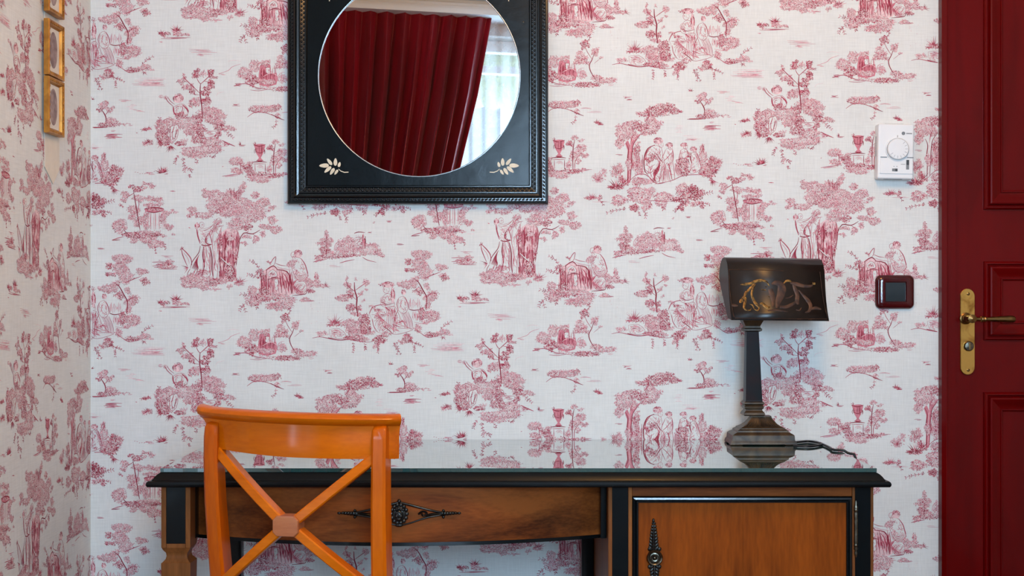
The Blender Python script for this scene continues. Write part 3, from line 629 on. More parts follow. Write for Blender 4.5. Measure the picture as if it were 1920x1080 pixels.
t.arcs(880, 355, 70, 58, 6, -30, 250, .9, 'k', 5); t.fol([(840, 330, 34, 24)], base=5); t.fill([(840, 430), (920, 420), (945, 480), (920, 540), (850, 545), (820, 490)], 'p', 4); t.arcs(880, 490, 62, 54, 6, 20, 320, .8, 'k', 5)
for k in range(7): t.st([(850 - k * 8, 400 + k * 3), (810 + k * 2, 470), (830 + k * 14, 545)], 1.0, 'k' if k % 2 else 'm', 5)
t.st([(800, 562), (880, 555), (935, 545), (950, 510)], 1.4, 'x', 4)
t.fol([(1000, 440, 72, 40), (1045, 370, 24, 56), (1110, 462, 56, 22), (985, 515, 56, 28, 'd'), (950, 420, 40, 40), (510, 570, 92, 50, 'd'), (520, 520, 50, 50, 'd'), (430, 612, 72, 60), (620, 565, 120, 26), (745, 600, 84, 46), (625, 672, 84, 46), (765, 655, 50, 50), (920, 602, 54, 24), (350, 600, 40, 22), (500, 345, 36, 50, 'd'), (400, 520, 50, 50), (640, 590, 90, 20, 'd'), (380, 490, 36, 20)])
t.sprig([(480, 330), (440, 250), (365, 205)], 7, 2.6); t.sprig([(470, 390), (400, 360), (345, 350)], 5, 2.6); t.sprig([(400, 580), (340, 560), (280, 545)], 5, 3); t.sprig([(380, 620), (300, 660), (265, 720)], 6, 3); t.sprig([(300, 660), (330, 730)], 3, 2.6); t.sprig([(440, 640), (445, 690)], 4, 2.6); t.sprig([(760, 680), (780, 720), (750, 760)], 4, 2.2); t.sprig([(460, 310), (440, 330), (450, 380)], 5, 2.4); t.tuft(1130, 465, 70, 6, 280, 380); t.tuft(440, 610, 130, 10, 200, 330, 1.2)
t.arcs(620, 675, 60, 34, 4, 180, 340); t.hs(900, 615, 1030, 2, 8, .9, 'k')
for q in range(14): t.dab(*t.T((820 + t.rng.uniform(0, 600), 610 + t.rng.uniform(0, 240))), t.rng.uniform(-1, 1), t.rng.uniform(.6, 1.3), .35, 'm', 1)
# -- round temple
t.at(170, 320)
t.fill([(565, 425), (735, 425), (725, 600), (570, 600)], 'p', 2)
for x in (572, 584, 604, 612, 636, 650, 660, 686, 700): t.st([(x, 425), (x + t.rng.uniform(-3, 3), 510), (x, 595)], .9, 'k' if x in (572, 612, 650, 700) else 'm', 3)
t.fill([(545, 385), (600, 368), (690, 368), (740, 385), (735, 410), (640, 420), (555, 408)], 'm', 3); t.st([(545, 388), (640, 372), (742, 388)], 1.8, 'x', 4); t.st([(560, 412), (640, 424), (730, 408)], 1.6, 'x', 4); t.fol([(640, 395, 86, 12, 'd')], base=4)
t.st([(500, 600), (480, 480), (455, 330), (432, 200)], 1.9, 'x', 4); t.fol([(565, 560, 30, 50), (735, 470, 30, 60), (590, 350, 60, 24), (690, 340, 46, 26), (560, 440, 26, 40)], base=4); t.st([(470, 420), (490, 340), (480, 280)], 1.2); t.st([(436, 230), (400, 250), (340, 290)], 1.2)
t.fol([(420, 165, 36, 26, 'd'), (490, 190, 54, 28, 'd'), (560, 125, 40, 24, 'd'), (622, 150, 40, 28), (545, 165, 30, 22), (350, 245, 46, 34), (340, 310, 34, 30), (308, 360, 24, 24, 'd'), (490, 280, 62, 40), (600, 280, 60, 26), (680, 290, 48, 34), (440, 400, 60, 52), (480, 520, 52, 50), (560, 500, 36, 54), (765, 445, 40, 36), (838, 412, 36, 22), (780, 570, 50, 36), (720, 540, 36, 56), (600, 560, 50, 36, 'l'), (300, 560, 74, 64), (420, 460, 40, 40)])
t.st([(335, 595), (370, 640), (420, 670)], 1.6, 'x', 3); t.fol([(450, 655, 120, 36, 'd'), (600, 620, 110, 22), (640, 640, 110, 18, 'd'), (440, 708, 60, 26), (620, 720, 84, 56), (692, 742, 56, 36), (740, 670, 40, 14), (840, 640, 30, 18, 'l'), (560, 690, 60, 30)]); t.hs(500, 655, 720, 3, 10, 1.2, 'x', 3)
t.st([(220, 702), (280, 682), (340, 668)], 1.3); t.st([(215, 705), (300, 700)], 1.6, 'x'); t.sprig([(650, 760), (655, 800), (660, 840)], 3, 1.8); t.sprig([(740, 740), (760, 790)], 3, 2.2); t.hs(760, 685, 900, 2, 6, .6, 'w', 1); t.hs(60, 788, 160, 2, 6, 1.0, 'k'); t.hs(800, 208, 860, 2, 5, .9, 'k')
# -- grassy islet
t.fol([(760, 960, 120, 24), (800, 930, 50, 26)]); t.tuft(790, 960, 66, 9, 210, 330, 1.1); t.hs(620, 960, 880, 6, 14, 1.2, 'k'); t.hs(700, 872, 840, 3, 8, .8, 'm'); t.hs(660, 905, 730, 2, 6, .6, 'm')
# -- castle on its rock
t.at(1000, 300)
t.fill([(1215, 700), (1260, 685), (1320, 690), (1325, 830), (1220, 830)], 'p', 2); t.st([(1215, 700), (1260, 686), (1325, 692)], 1.6, 'x', 4); t.st([(1225, 740), (1270, 738), (1310, 742)], .9, 'k', 4); t.vh(1296, 695, 1330, 860, 14, 1.4, 'x', 4)
for x in (1235, 1255, 1275): t.dab(*t.T((x, 722)), 1.57, .8, .5, 'k', 4)
t.fol([(1180, 800, 130, 50), (1150, 760, 40, 30), (1270, 800, 30, 60, 'd'), (1200, 860, 100, 40, 'l'), (1385, 855, 92, 56), (1350, 880, 80, 50), (1440, 900, 60, 24), (1000, 930, 160, 26, 'd'), (1150, 925, 130, 20, 'd'), (860, 965, 44, 30), (935, 712, 26, 36), (868, 795, 36, 18), (932, 795, 56, 46), (920, 872, 60, 46, 'd'), (985, 770, 30, 32), (960, 900, 60, 30), (1480, 925, 40, 18)])
t.arcs(1085, 850, 70, 74, 2, 170, 320, .9, 'm', 2); t.fol([(1085, 860, 60, 50, 'l')]); t.st([(935, 930), (938, 820), (935, 700)], 1.3, 'x', 3); t.vh(1100, 780, 1300, 930, 22, .8, 'm', 2); t.st([(1205, 870), (1205, 920)], 1.2, 'x', 3)
t.st([(800, 990), (860, 975), (940, 962)], 1.4); t.st([(1070, 1000), (1140, 980), (1220, 965)], 1.3); t.st([(1300, 940), (1350, 970), (1440, 992)], 1.2); t.hs(1340, 690, 1420, 2, 10, .8, 'k'); t.hs(960, 1030, 1080, 2, 8, .6)
# -- farmstead with bent tree
t.at(1560, 0, 2.7)
t.fol([(58, 330, 34, 34), (105, 290, 26, 32), (150, 275, 26, 18), (95, 365, 34, 24, 'd'), (180, 270, 16, 12), (370, 388, 50, 18), (270, 406, 70, 12, 'd'), (400, 385, 30, 12, 'l'), (266, 206, 24, 22, 'd'), (320, 236, 20, 20), (240, 268, 26, 28), (225, 300, 18, 16), (262, 285, 20, 20), (345, 272, 10, 8), (330, 375, 30, 16), (160, 400, 40, 8, 'l')])
t.fill([(134, 288), (150, 280), (186, 284), (190, 330), (218, 325), (216, 385), (130, 388)], 'm', 2); t.vh(134, 285, 216, 388, 22, 1.0, 'k', 3); t.vh(134, 285, 162, 388, 8, 1.2, 'x', 3); t.fill([(164, 300), (184, 300), (184, 326), (164, 326)], 'p', 3); t.st([(150, 345), (190, 325), (220, 340)], 1.4, 'w', 4); t.fol([(170, 370, 40, 14)], base=3)
t.st([(322, 386), (295, 345), (286, 310), (300, 280), (312, 246)], 1.7, 'x', 3); t.st([(286, 310), (262, 290), (250, 275)], 1.1, 'k', 3); t.st([(300, 278), (275, 240), (266, 212)], 1.0, 'k', 3); t.st([(310, 300), (345, 272)], .7)
t.arcs(255, 352, 30, 30, 2, 150, 300, .8, 'm', 3); t.fol([(252, 356, 26, 26, 'l')]); t.st([(0, 392), (60, 380), (120, 402), (200, 412)], 1.4); t.hs(-6, 386, 60, 3, 6, 1.2, 'k'); t.hs(80, 408, 170, 2, 5, .9, 'k'); t.hs(350, 405, 440, 2, 5, .7, 'm'); t.st([(-30, 268), (0, 262), (40, 268)], .6, 'w', 1)
# -- leafy branch and dashes below it
t.fol([(150, 508, 70, 18), (210, 500, 34, 16, 'd'), (105, 515, 30, 14, 'd'), (220, 545, 22, 12)]); t.st([(70, 550), (110, 525), (170, 530), (240, 560)], 1.2); t.st([(190, 535), (230, 555), (258, 565)], 1.4, 'x'); t.sprig([(215, 560), (215, 590), (200, 604)], 4, 2.2); t.hs(240, 528, 300, 2, 4, .6); t.tuft(325, 600, 22, 5, 190, 340, 1.2, 'k'); t.hs(300, 600, 350, 2, 4, 1.0, 'k')
t.hs(440, 470, 520, 2, 5, .8, 'm'); t.tuft(472, 476, 12, 3, 200, 320)
# -- stone urn on a pedestal
t.at(810, 640)
t.fill([(1220, 690), (1278, 682), (1335, 690), (1325, 740), (1304, 800), (1292, 825), (1312, 850), (1250, 850), (1272, 825), (1246, 780), (1234, 735)], 'm', 3)
t.vh(1228, 690, 1332, 800, 14, 1.2, 'x', 4); t.st([(1215, 690), (1278, 706), (1340, 688)], 1.8, 'x', 4); t.st([(1240, 760), (1280, 775), (1322, 758)], 1.4, 'x', 4); t.st([(1246, 850), (1282, 856), (1318, 850)], 1.6, 'x', 4); t.sprig([(1240, 690), (1230, 675)], 2, 2)
t.fill([(1205, 865), (1350, 865), (1345, 885), (1335, 985), (1230, 985), (1222, 885)], 'p', 2); t.st([(1205, 868), (1280, 862), (1352, 868)], 1.8, 'x', 4); t.st([(1215, 884), (1345, 884)], 1.2, 'k', 4); t.st([(1232, 890), (1234, 980)], 1.2, 'k', 4); t.st([(1336, 890), (1336, 980)], 1.4, 'x', 4); t.arcs(1285, 930, 34, 30, 3, 180, 360, .8, 'm', 4)
t.fol([(1150, 920, 52, 40, 'd'), (1190, 960, 60, 36, 'd'), (1260, 985, 90, 24, 'd'), (1060, 860, 68, 48), (1050, 960, 70, 30), (1180, 880, 30, 30), (1375, 930, 30, 50), (1388, 725, 36, 34, 'd'), (1440, 660, 34, 30), (1500, 700, 34, 26, 'l'), (1430, 845, 50, 44), (1510, 780, 54, 44), (1470, 830, 44, 34), (1540, 840, 44, 26), (1480, 900, 30, 30), (1420, 1000, 90, 24, 'd'), (1500, 985, 60, 18), (1280, 1030, 120, 30), (1330, 1055, 90, 20)])
t.st([(1085, 990), (1085, 900), (1070, 860)], 1.2, 'k', 3); t.st([(1422, 1010), (1420, 860), (1425, 760), (1440, 680)], 1.8, 'x', 3); t.st([(1440, 985), (1445, 900), (1500, 820)], 1.4, 'k', 3); t.st([(1422, 760), (1390, 730)], 1.0); t.st([(1430, 780), (1480, 750), (1520, 770)], 1.0)
t.st([(900, 1010), (1000, 995), (1080, 985)], 1.3); t.st([(930, 1015), (1060, 1000)], 1.4, 'm'); t.hs(1500, 990, 1620, 2, 6, .8, 'k'); t.dab(*t.T((905, 912)), -.4, 1.8, .6, 'k', 2)
# -- little tree by the water
t.at(170, 180)
t.fol([(145, 85, 56, 36), (85, 135, 36, 24, 'd'), (195, 135, 42, 28), (232, 118, 14, 16), (130, 120, 40, 24), (150, 295, 96, 22, 'd'), (205, 262, 62, 40), (120, 280, 40, 24, 'd'), (350, 285, 46, 16, 'l'), (280, 285, 40, 16)]); t.st([(156, 290), (155, 220), (135, 175), (110, 140)], 2.0, 'x', 3); t.st([(150, 190), (175, 160), (195, 130)], 1.3, 'k', 3); t.st([(0, 318), (80, 318), (170, 318)], 1.6, 'k'); t.st([(-20, 322), (60, 322), (140, 320)], 1.2, 'x')
t.hs(110, 408, 330, 6, 8, 1.1, 'k'); t.hs(140, 420, 320, 3, 10, 1.2, 'm'); t.hs(200, 355, 270, 2, 7, .8, 'm'); t.hs(380, 300, 430, 2, 5, .8); t.hs(250, 48, 420, 3, 8, .8, 'm'); t.hs(360, 110, 480, 5, 12, .9, 'w', 1); t.hs(430, 150, 540, 3, 8, .8, 'w', 1); t.st([(430, 140), (490, 148), (550, 162)], .7, 'm', 2); t.hs(0, 530, 90, 2, 8, .6)
# -- small fern bank
t.at(170, 0)
t.tuft(870, 315, 80, 10, 195, 345, 1.3); t.tuft(720, 350, 60, 8, 200, 300, 1.2); t.fol([(745, 350, 50, 28, 'd'), (870, 335, 50, 26), (920, 355, 80, 18), (990, 352, 40, 12)]); t.hs(690, 385, 1050, 3, 6, .9, 'k'); t.hs(690, 425, 740, 2, 6, .9, 'm'); t.hs(480, 825, 770, 6, 12, .9, 'w', 1); t.hs(600, 850, 770, 3, 10, .7, 'm'); t.hs(970, 510, 1280, 3, 14, .6, 'm'); t.hs(1090, 550, 1150, 2, 6, .7, 'm')

LA, LB = (561.0, -8.0), (-1.0, 504.5)      # repeat of the print
TP = [np.array(p, dtype=np.float64) for p, _, _ in t.polys]
TT = np.array([a for _, a, _ in t.polys], dtype=np.int32)
TL = np.array([a for _, _, a in t.polys], dtype=np.float64)
TN = np.array([len(p) for p in TP], dtype=np.int32)
TV = np.concatenate(TP)
TVL = np.repeat(TL, TN)
TS = np.concatenate([[0], np.cumsum(TN)[:-1]])

def toile_print(parent, x0, x1, y0, y1, place):
    """copy the repeat over pattern area x0..x1, y0..y1; place(x, y, h) gives world positions"""
    V = []; LT = []; MT = []
    bx0, by0 = TV.min(0); bx1, by1 = TV.max(0)
    for j in range(-6, 8):
        for i in range(-8, 6):
            ox, oy = LA[0] * i + LB[0] * j, LA[1] * i + LB[1] * j
            if bx1 + ox < x0 or bx0 + ox > x1 or by1 + oy < y0 or by0 + oy > y1: continue
            P = TV + (ox, oy)
            ins = (P[:, 0] > x0) & (P[:, 0] < x1) & (P[:, 1] > y0) & (P[:, 1] < y1)
            keep = np.logical_and.reduceat(ins, TS)
            if not keep.any(): continue
            vk = np.repeat(keep, TN)
            V.append(np.column_stack([P[vk], TVL[vk]])); LT.append(TN[keep]); MT.append(TT[keep])
    V = np.concatenate(V); LT = np.concatenate(LT); MT = np.concatenate(MT)
    jit = np.repeat(np.random.RandomState(5).uniform(0, 0.000055, len(LT)), LT)      # no two strokes share a plane
    co = place(V[:, 0], V[:, 1], 0.00012 + V[:, 2] * 0.00006 + jit)
    me = bpy.data.meshes.new('wallpaper_print')
    me.vertices.add(len(co)); me.vertices.foreach_set('co', np.ascontiguousarray(co, dtype=np.float32).ravel())
    me.loops.add(len(co)); me.loops.foreach_set('vertex_index', np.arange(len(co), dtype=np.int32))
    me.polygons.add(len(LT))
    me.polygons.foreach_set('loop_start', np.concatenate([[0], np.cumsum(LT)[:-1]]).astype(np.int32))
    me.polygons.foreach_set('loop_total', LT.astype(np.int32))
    for m in ('linen_paper', 'ink_wash', 'ink_mid', 'ink_dark', 'ink_deep'): me.materials.append(M[m])
    me.polygons.foreach_set('material_index', MT.astype(np.int32))
    me.update(calc_edges=True); me.validate()
    o = bpy.data.objects.new('wallpaper_print', me); COL.objects.link(o); o.parent = parent
    tag(o, 'crimson pastoral toile print of trees and figures', kind='stuff')
    return o

# ------------------------------------------------------------------ the room
XL = XW(170)                 # left wall
XR = 1.96                    # right wall, out of the picture
ZC = 2.56                    # ceiling
CAS0, CAS1 = XW(1759.5), XW(2471)   # door casing, outer edges
def slab(name, x0, x1, y0, y1, z0, z1, m): return MB().box(x0, x1, y0, y1, z0, z1).build(name, m)
def structure(o, label, cat='wall'): return tag(o, label, cat, kind='structure')

wb_ = structure(slab('wall_back', XL - 0.1, XR + 0.1, 0.0, 0.12, 0.0, ZC, 'linen_paper'), 'back wall papered in cream linen paper with red toile scenes')
toile_print(wb_, 170.6, 1761.0, VY - (ZC - H) / S, VY + H / S,
            lambda x, y, h: np.column_stack([(x - VX) * S, -h, H - (y - VY) * S]))
mb = MB()
mb.box(XL - 0.1, XL, L2Y1, 0.0, 0.0, ZC); mb.box(XL - 0.1, XL, -4.3, L2Y0, 0.0, ZC); mb.box(XL - 0.1, XL, L2Y0, L2Y1, 0.0, L2Z0); mb.box(XL - 0.1, XL, L2Y0, L2Y1, L2Z1, ZC)
wl = structure(mb.build('wall_left', 'linen_paper'), 'left side wall papered in the same red toile, lit warm')
toile_print(wl, 170 - 1290, 169.4, VY - (ZC - H) / S + 140, VY + H / S,
            lambda x, y, h: np.column_stack([XL + h, -(170 - x) * S, H - (y - 0.08 * (170 - x) - VY) * S]))
structure(slab('wall_right', XR, XR + 0.1, -4.7, 0.0, 0.0, ZC, 'plain_wall'), 'plain pale side wall to the right of the door')
structure(slab('ceiling', XL - 0.1, XR + 0.1, -4.8, 0.12, ZC, ZC + 0.1, 'plaster_white'), 'white plaster ceiling', 'ceiling')
fl = structure(slab('floor', XL - 0.1, XR + 0.1, -4.8, 0.12, -0.08, -0.012, 'floor_oak'), 'oak plank floor', 'floor')
for i in range(24):
    x0 = XL + i * 0.122
    MB().box(x0 + 0.001, min(x0 + 0.121, XR), -4.7, 0.0, -0.012, 0.0).build('plank', 'floor_oak', fl)
structure(MB().box(XL, CAS0, -0.016, 0.0, 0.0, 0.11, 0.004).build('baseboard_back', 'frame_white'), 'white baseboard along the papered back wall', 'baseboard')
structure(MB().box(XL, XL + 0.016, -3.6, -0.016, 0.0, 0.11, 0.004).build('baseboard_left', 'frame_white'), 'white baseboard along the left wall', 'baseboard')

# window wall behind the camera
UL, UR = (XL + 0.5) / math.cos(WANG) - 0.05, (XR + 0.5) / math.cos(WANG) + 0.05
WU0, WU1, WZ0, WZ1 = 0.20, 1.75, 0.80, 2.42
def qbox(mb, u0, u1, n0, n1, z0, z1, bev=0.0):
    return mb.box(u0, u1, n0, n1, z0, z1, bev, xf=lambda p: Q(p.x, p.y, p.z))
mb = MB()
for a in ((UL, WU0, 0, ZC), (WU1, UR, 0, ZC), (WU0, WU1, 0, WZ0), (WU0, WU1, WZ1, ZC)): qbox(mb, a[0], a[1], -0.25, 0, a[2], a[3])
structure(mb.build('wall_front', 'plain_wall'), 'pale window wall seen in the round mirror')
win = structure(empty('window_1', Q((WU0 + WU1) / 2, -0.15, WZ0)), 'tall white casement window behind the net curtain', 'window')
mb = MB()
for a in ((WU0, WU0 + .06, WZ0, WZ1), (WU1 - .06, WU1, WZ0, WZ1), (WU0 + .06, WU1 - .06, WZ0, WZ0 + .07), (WU0 + .06, WU1 - .06, WZ1 - .06, WZ1)): qbox(mb, a[0], a[1], -.20, -.13, a[2], a[3], .004)
mb.build('window_frame', 'frame_white', win)
qbox(MB(), WU0 + .06, WU1 - .06, -.195, -.135, 2.25, 2.29, .004).build('transom_bar', 'frame_white', win)
us = [WU0 + .06 + (WU1 - WU0 - .12) * k / 3 for k in range(4)]
for u in us[1:3]: qbox(MB(), u - .025, u + .025, -.195, -.135, WZ0 + .07, 2.25, .004).build('mullion', 'frame_white', win)
def pane_mat():
    m = bpy.data.materials.new('window_glass'); M['window_glass'] = m; m.use_nodes = True
    nt = m.node_tree; nt.nodes.clear()
    o = nt.nodes.new('ShaderNodeOutputMaterial'); a = nt.nodes.new('ShaderNodeBsdfTransparent'); g = nt.nodes.new('ShaderNodeBsdfGlossy'); g.inputs['Roughness'].default_value = 0.02
    x = nt.nodes.new('ShaderNodeMixShader'); x.inputs[0].default_value = 0.06
    nt.links.new(a.outputs[0], x.inputs[1]); nt.links.new(g.outputs[0], x.inputs[2]); nt.links.new(x.outputs[0], o.inputs[0])
pane_mat()
for k in range(3):
    qbox(MB(), us[k], us[k + 1], -.168, -.164, WZ0 + .07, 2.25).build('pane', 'window_glass', win)
    qbox(MB(), us[k], us[k + 1], -.168, -.164, 2.29, WZ1 - .06).build('pane', 'window_glass', win)
settle(win)
win2 = structure(empty('window_2', (XL - .05, (L2Y0 + L2Y1) / 2, L2Z0)), 'white side window in the left wall behind the picture edge', 'window')
mb = MB()
for a in ((L2Y0, L2Y0 + .05, L2Z0, L2Z1), (L2Y1 - .05, L2Y1, L2Z0, L2Z1), (L2Y0 + .05, L2Y1 - .05, L2Z0, L2Z0 + .05), (L2Y0 + .05, L2Y1 - .05, L2Z1 - .05, L2Z1)): mb.box(XL - .09, XL - .02, a[0], a[1], a[2], a[3], .004)
mb.build('window_frame', 'frame_white', win2)
ym = (L2Y0 + L2Y1) / 2
MB().box(XL - .085, XL - .025, ym - .03, ym + .03, L2Z0 + .05, L2Z1 - .05, .004).build('mullion', 'frame_white', win2)
for a, b_ in ((L2Y0 + .05, ym - .03), (ym + .03, L2Y1 - .05)): MB().box(XL - .058, XL - .054, a, b_, L2Z0 + .05, L2Z1 - .05).build('pane', 'window_glass', win2)
settle(win2)
aw = MB()
for k in range(14):
    u0 = WU0 + (WU1 - WU0) * k / 14; u1 = WU0 + (WU1 - WU0) * (k + 1) / 14
    aw.add([Q(u0, -.30, 2.50), Q(u1, -.30, 2.50), Q(u1, -.52, 2.24), Q(u0, -.52, 2.24), Q(u1, -.525, 2.13), Q((u0 + u1) / 2, -.527, 2.115), Q(u0, -.525, 2.13)], [(0, 1, 2, 3), (3, 2, 4, 5, 6)])
ao = aw.build('window_awning', 'awning', fix=False)
sm = ao.modifiers.new('thick', 'SOLIDIFY'); sm.thickness = 0.004
tag(ao, 'pale yellow awning outside above the window', 'awning')
# cornice
prof = [(0, 2.482), (.21, 2.482), (.21, 2.506), (.19, 2.510), (.19, 2.522), (.175, 2.526), (.175, 2.540), (.155, 2.545), (.15, ZC), (0, ZC)]
mb = MB().loft([[Q(u, n, z) for n, z in prof] for u in (UL + .05, UR - .05)])
structure(mb.build('trim_1', 'frame_white', sharp=20), 'white stepped cornice over the curtains, seen in the mirror', 'cornice')

# curtain, gathered towards the left
def cloth(name, m, u_l, u_r, zs, nu, wave, thick=0.003):
    vs = []; fs = []
    for z in zs:
        a, b = u_l(z), u_r(z)
        for i in range(nu + 1):
            f = i / nu
            du, n = wave(f, z)
            vs.append(Q(a + (b - a) * f + du, n, z))
    w = nu + 1
    for j in range(len(zs) - 1):
        for i in range(nu): fs.append((j * w + i, j * w + i + 1, (j + 1) * w + i + 1, (j + 1) * w + i))
    o = MB().add(vs, fs).build(name, m, sharp=180, fix=False)
    return o
zr = [2.484 - (2.484 - 0.03) * k / 44 for k in range(45)]
def ur(z): return float(np.interp(z, [0.03, 0.6, 1.0, 1.25, 1.70, 2.1, 2.48], [.15, .06, .02, .09, .237, .335, .405]))
rngc = random.Random(3)
ph = [rngc.uniform(-.7, .7) for _ in range(16)]
def cw(f, z):
    g = f * 11.0
    p = float(np.interp(g, range(12), [k * 2 * math.pi + ph[k] for k in range(12)]))
    amp = 0.070 + 0.018 * math.sin(f * 17 + 1)
    top = min(1.0, 0.35 + (2.484 - z) * 1.1)
    rid = math.sin(p) + .12 * math.sin(2 * p + ph[int(g) % 12] * 3)
    return 0.010 * math.sin(2 * p) * top, 0.135 + amp * top * rid
co_ = cloth('curtain', 'velvet_red', lambda z: UL + .055, ur, zr, 352, cw)
tag(co_, 'deep red pleated velvet curtain pulled aside, reflected in the round mirror', 'curtain')
def sw(f, z):
    p = f * 2 * math.pi * 34
    return 0.0, 0.035 + 0.011 * math.sin(p + .6 * math.sin(f * 50)) + .004 * math.sin(p * .37)
so = cloth('net_curtain', 'sheer_voile', lambda z: .0, lambda z: 2.44, [2.482, 1.9, 1.3, .7, .03], 340, sw)
tag(so, 'white sheer net curtain over the window, reflected in the round mirror', 'curtain')

# ceiling lamp above the desk, out of the picture: the warm light
CLP = Vector((0.42, -1.55, ZC))
cl = empty('ceiling_lamp', CLP)
MB().lathe([(.001, 0), (.09, -.002), (.09, -.018), (.03, -.03), (.012, -.04), (.012, -.09), (.03, -.10), (.001, -.105)], 24, CLP).build('ceiling_rose', 'brass_dark', cl)
bm_ = bpy.data.materials.new('warm_bulb'); bm_.use_nodes = True; M['warm_bulb'] = bm_
pb = bm_.node_tree.nodes['Principled BSDF']; pb.inputs['Emission Color'].default_value = (1, .72, .42, 1); pb.inputs['Emission Strength'].default_value = 12
MB().sphere(CLP - Vector((0, 0, .14)), .045, seg=16, rings=10).build('bulb', 'warm_bulb', cl)
settle(cl)
tag(cl, 'brass ceiling lamp with a round bulb above the space before the desk', 'lamp')
pl = bpy.data.lights.new('ceiling_lamp_light', 'POINT'); pl.energy = LAMP_POWER; pl.color = (1.0, .49, .13); pl.shadow_soft_size = .22
po = bpy.data.objects.new('ceiling_lamp_light', pl); po.location = CLP - Vector((0, 0, .26)); COL.objects.link(po)

# ------------------------------------------------------------------ door
yL = -0.012                      # face of the leaf
door = structure(empty('door_1', (XW(2115), 0, 0)), 'dark red panelled door with brass handle in its casing', 'door')
DT = ZW(-227)
LX0, LX1 = XW(1787.5, yL), XW(2443, yL)
def casing_profile(d0):
    return
cas = MB()
# casing: moulded outer lip, groove, flat
cp = [(0, 0), (0, -.024), (7, -.030), (9, -.030), (10.5, -.023), (12, -.022), (27, -.022), (27, 0)]
def cas_side(x0, sgn):
    m = MB()
    rings = [[Vector((x0 + sgn * d * S, y, z)) for d, y in cp] for z in (0.0, DT + .034)]
    return m.loft(rings)
cas_side(CAS0, 1).build('door_casing', 'door_red', door, 20)
cas_side(CAS1, -1).build('door_casing', 'door_red', door, 20)
MB().box(CAS0 + .034, CAS1 - .034, -.022, 0, DT + .002, DT + .034, .002).build('door_casing', 'door_red', door)
MB().box(LX0, LX1, yL, 0.0, .008, DT, .0015).build('door_leaf', 'door_red', door)
mp_ = [(0, 0), (.6, .006), (3.2, .0095), (5.2, .0095), (7, .005), (8.5, .0045), (10.5, .0125), (13, .0135), (16, .0125), (22, .0075), (28, .004), (31, .0036), (32, .0062), (33.6, .0062), (34.6, .003), (37, .0012)]
def DP(u, v, h): return Vector((u, yL - h, v))
for (py0, py1) in ((-172, 393), (490, 638), (735, 1346)):
    u0, u1, v0, v1 = XW(1843.5, yL), XW(2387, yL), ZW(py1, yL), ZW(py0, yL)
    rails(DP, u0, u1, v0, v1, [(d * S, h) for d, h in mp_], 'panel_moulding', 'door_red', door, 25)
    e = 36.5 * S
    MB().box(u0 + e, u1 - e, yL - .0014, yL + .002, v0 + e, v1 - e, .0005).build('door_panel', 'door_red', door)
# brass plate, lever, thumb turn
def pill(cx, w, z0, z1, y0, y1, bev=0.0012):
    r = w / 2; pts = []
    for k in range(13): a = math.pi * k / 12; pts.append((cx + r * math.cos(a), z1 - r + r * math.sin(a)))
    for k in range(13): a = math.pi + math.pi * k / 12; pts.append((cx + r * math.cos(a), z0 + r + r * math.sin(a)))
    m = MB(); n = len(pts); c = Vector((cx, 0, (z0 + z1) / 2))
    def ring(y, s): return [Vector((c.x + (x - c.x) * (1 - s / r), y, c.z + (z - c.z) * (1 - s / ((z1 - z0) / 2)))) for x, z in pts]
    return m.loft([ring(y0, 0), ring(y1 + bev, 0), ring(y1, bev)])
yP = yL - .005
plate = pill(XW(1814.5, yP), 27.5 * S, ZW(703, yP), ZW(541, yP), yL, yP).build('handle_plate', 'brass', door)
yH = -.058
hx, hz = XW(1810, yP), ZW(597, yP)
MB().lathe([(.0135, 0), (.0135, .004), (.0105, .006), (.0105, .012), (.0085, .014), (.0085, .040), (.0095, .043), (.0095, .049), (.001, .052)], 20, (hx, yP, hz), 'y').build('lever_rose', 'brass_dark', plate)
lv = MB()
pr = [(0, .0055), (.012, .0050), (.020, .0045), (.030, .0045), (.032, .0068), (.035, .0072), (.037, .0055), (.039, .0066), (.041, .0070), (.043, .005), (.046, .0045), (.060, .0058), (.080, .0072), (.096, .0082), (.104, .0078), (.108, .0055), (.1095, .001)]
lv.lathe([(r, h) for h, r in pr], 16, (XW(1813, yH), yH, ZW(598.5, yH)), 'x')
lv.build('lever', 'brass_dark', plate)
MB().lathe([(.0115, 0), (.0115, .003), (.0095, .006), (.004, .007), (.001, .007)], 20, (XW(1816, yP), yP, ZW(649, yP)), 'y').build('thumb_turn', 'pewter', plate)
MB().box(XW(1816, yP) - .0012, XW(1816, yP) + .0012, yP - .010, yP - .006, ZW(649, yP) - .008, ZW(649, yP) + .008, .0006).build('turn_grip', 'brass_dark', plate)
for py in (551, 694): MB().lathe([(.0034, 0), (.0034, .0012), (.002, .002), (.0003, .002)], 12, (XW(1815.5, yP), yP, ZW(py, yP)), 'y').build('screw', 'brass_dark', plate)
settle(door)

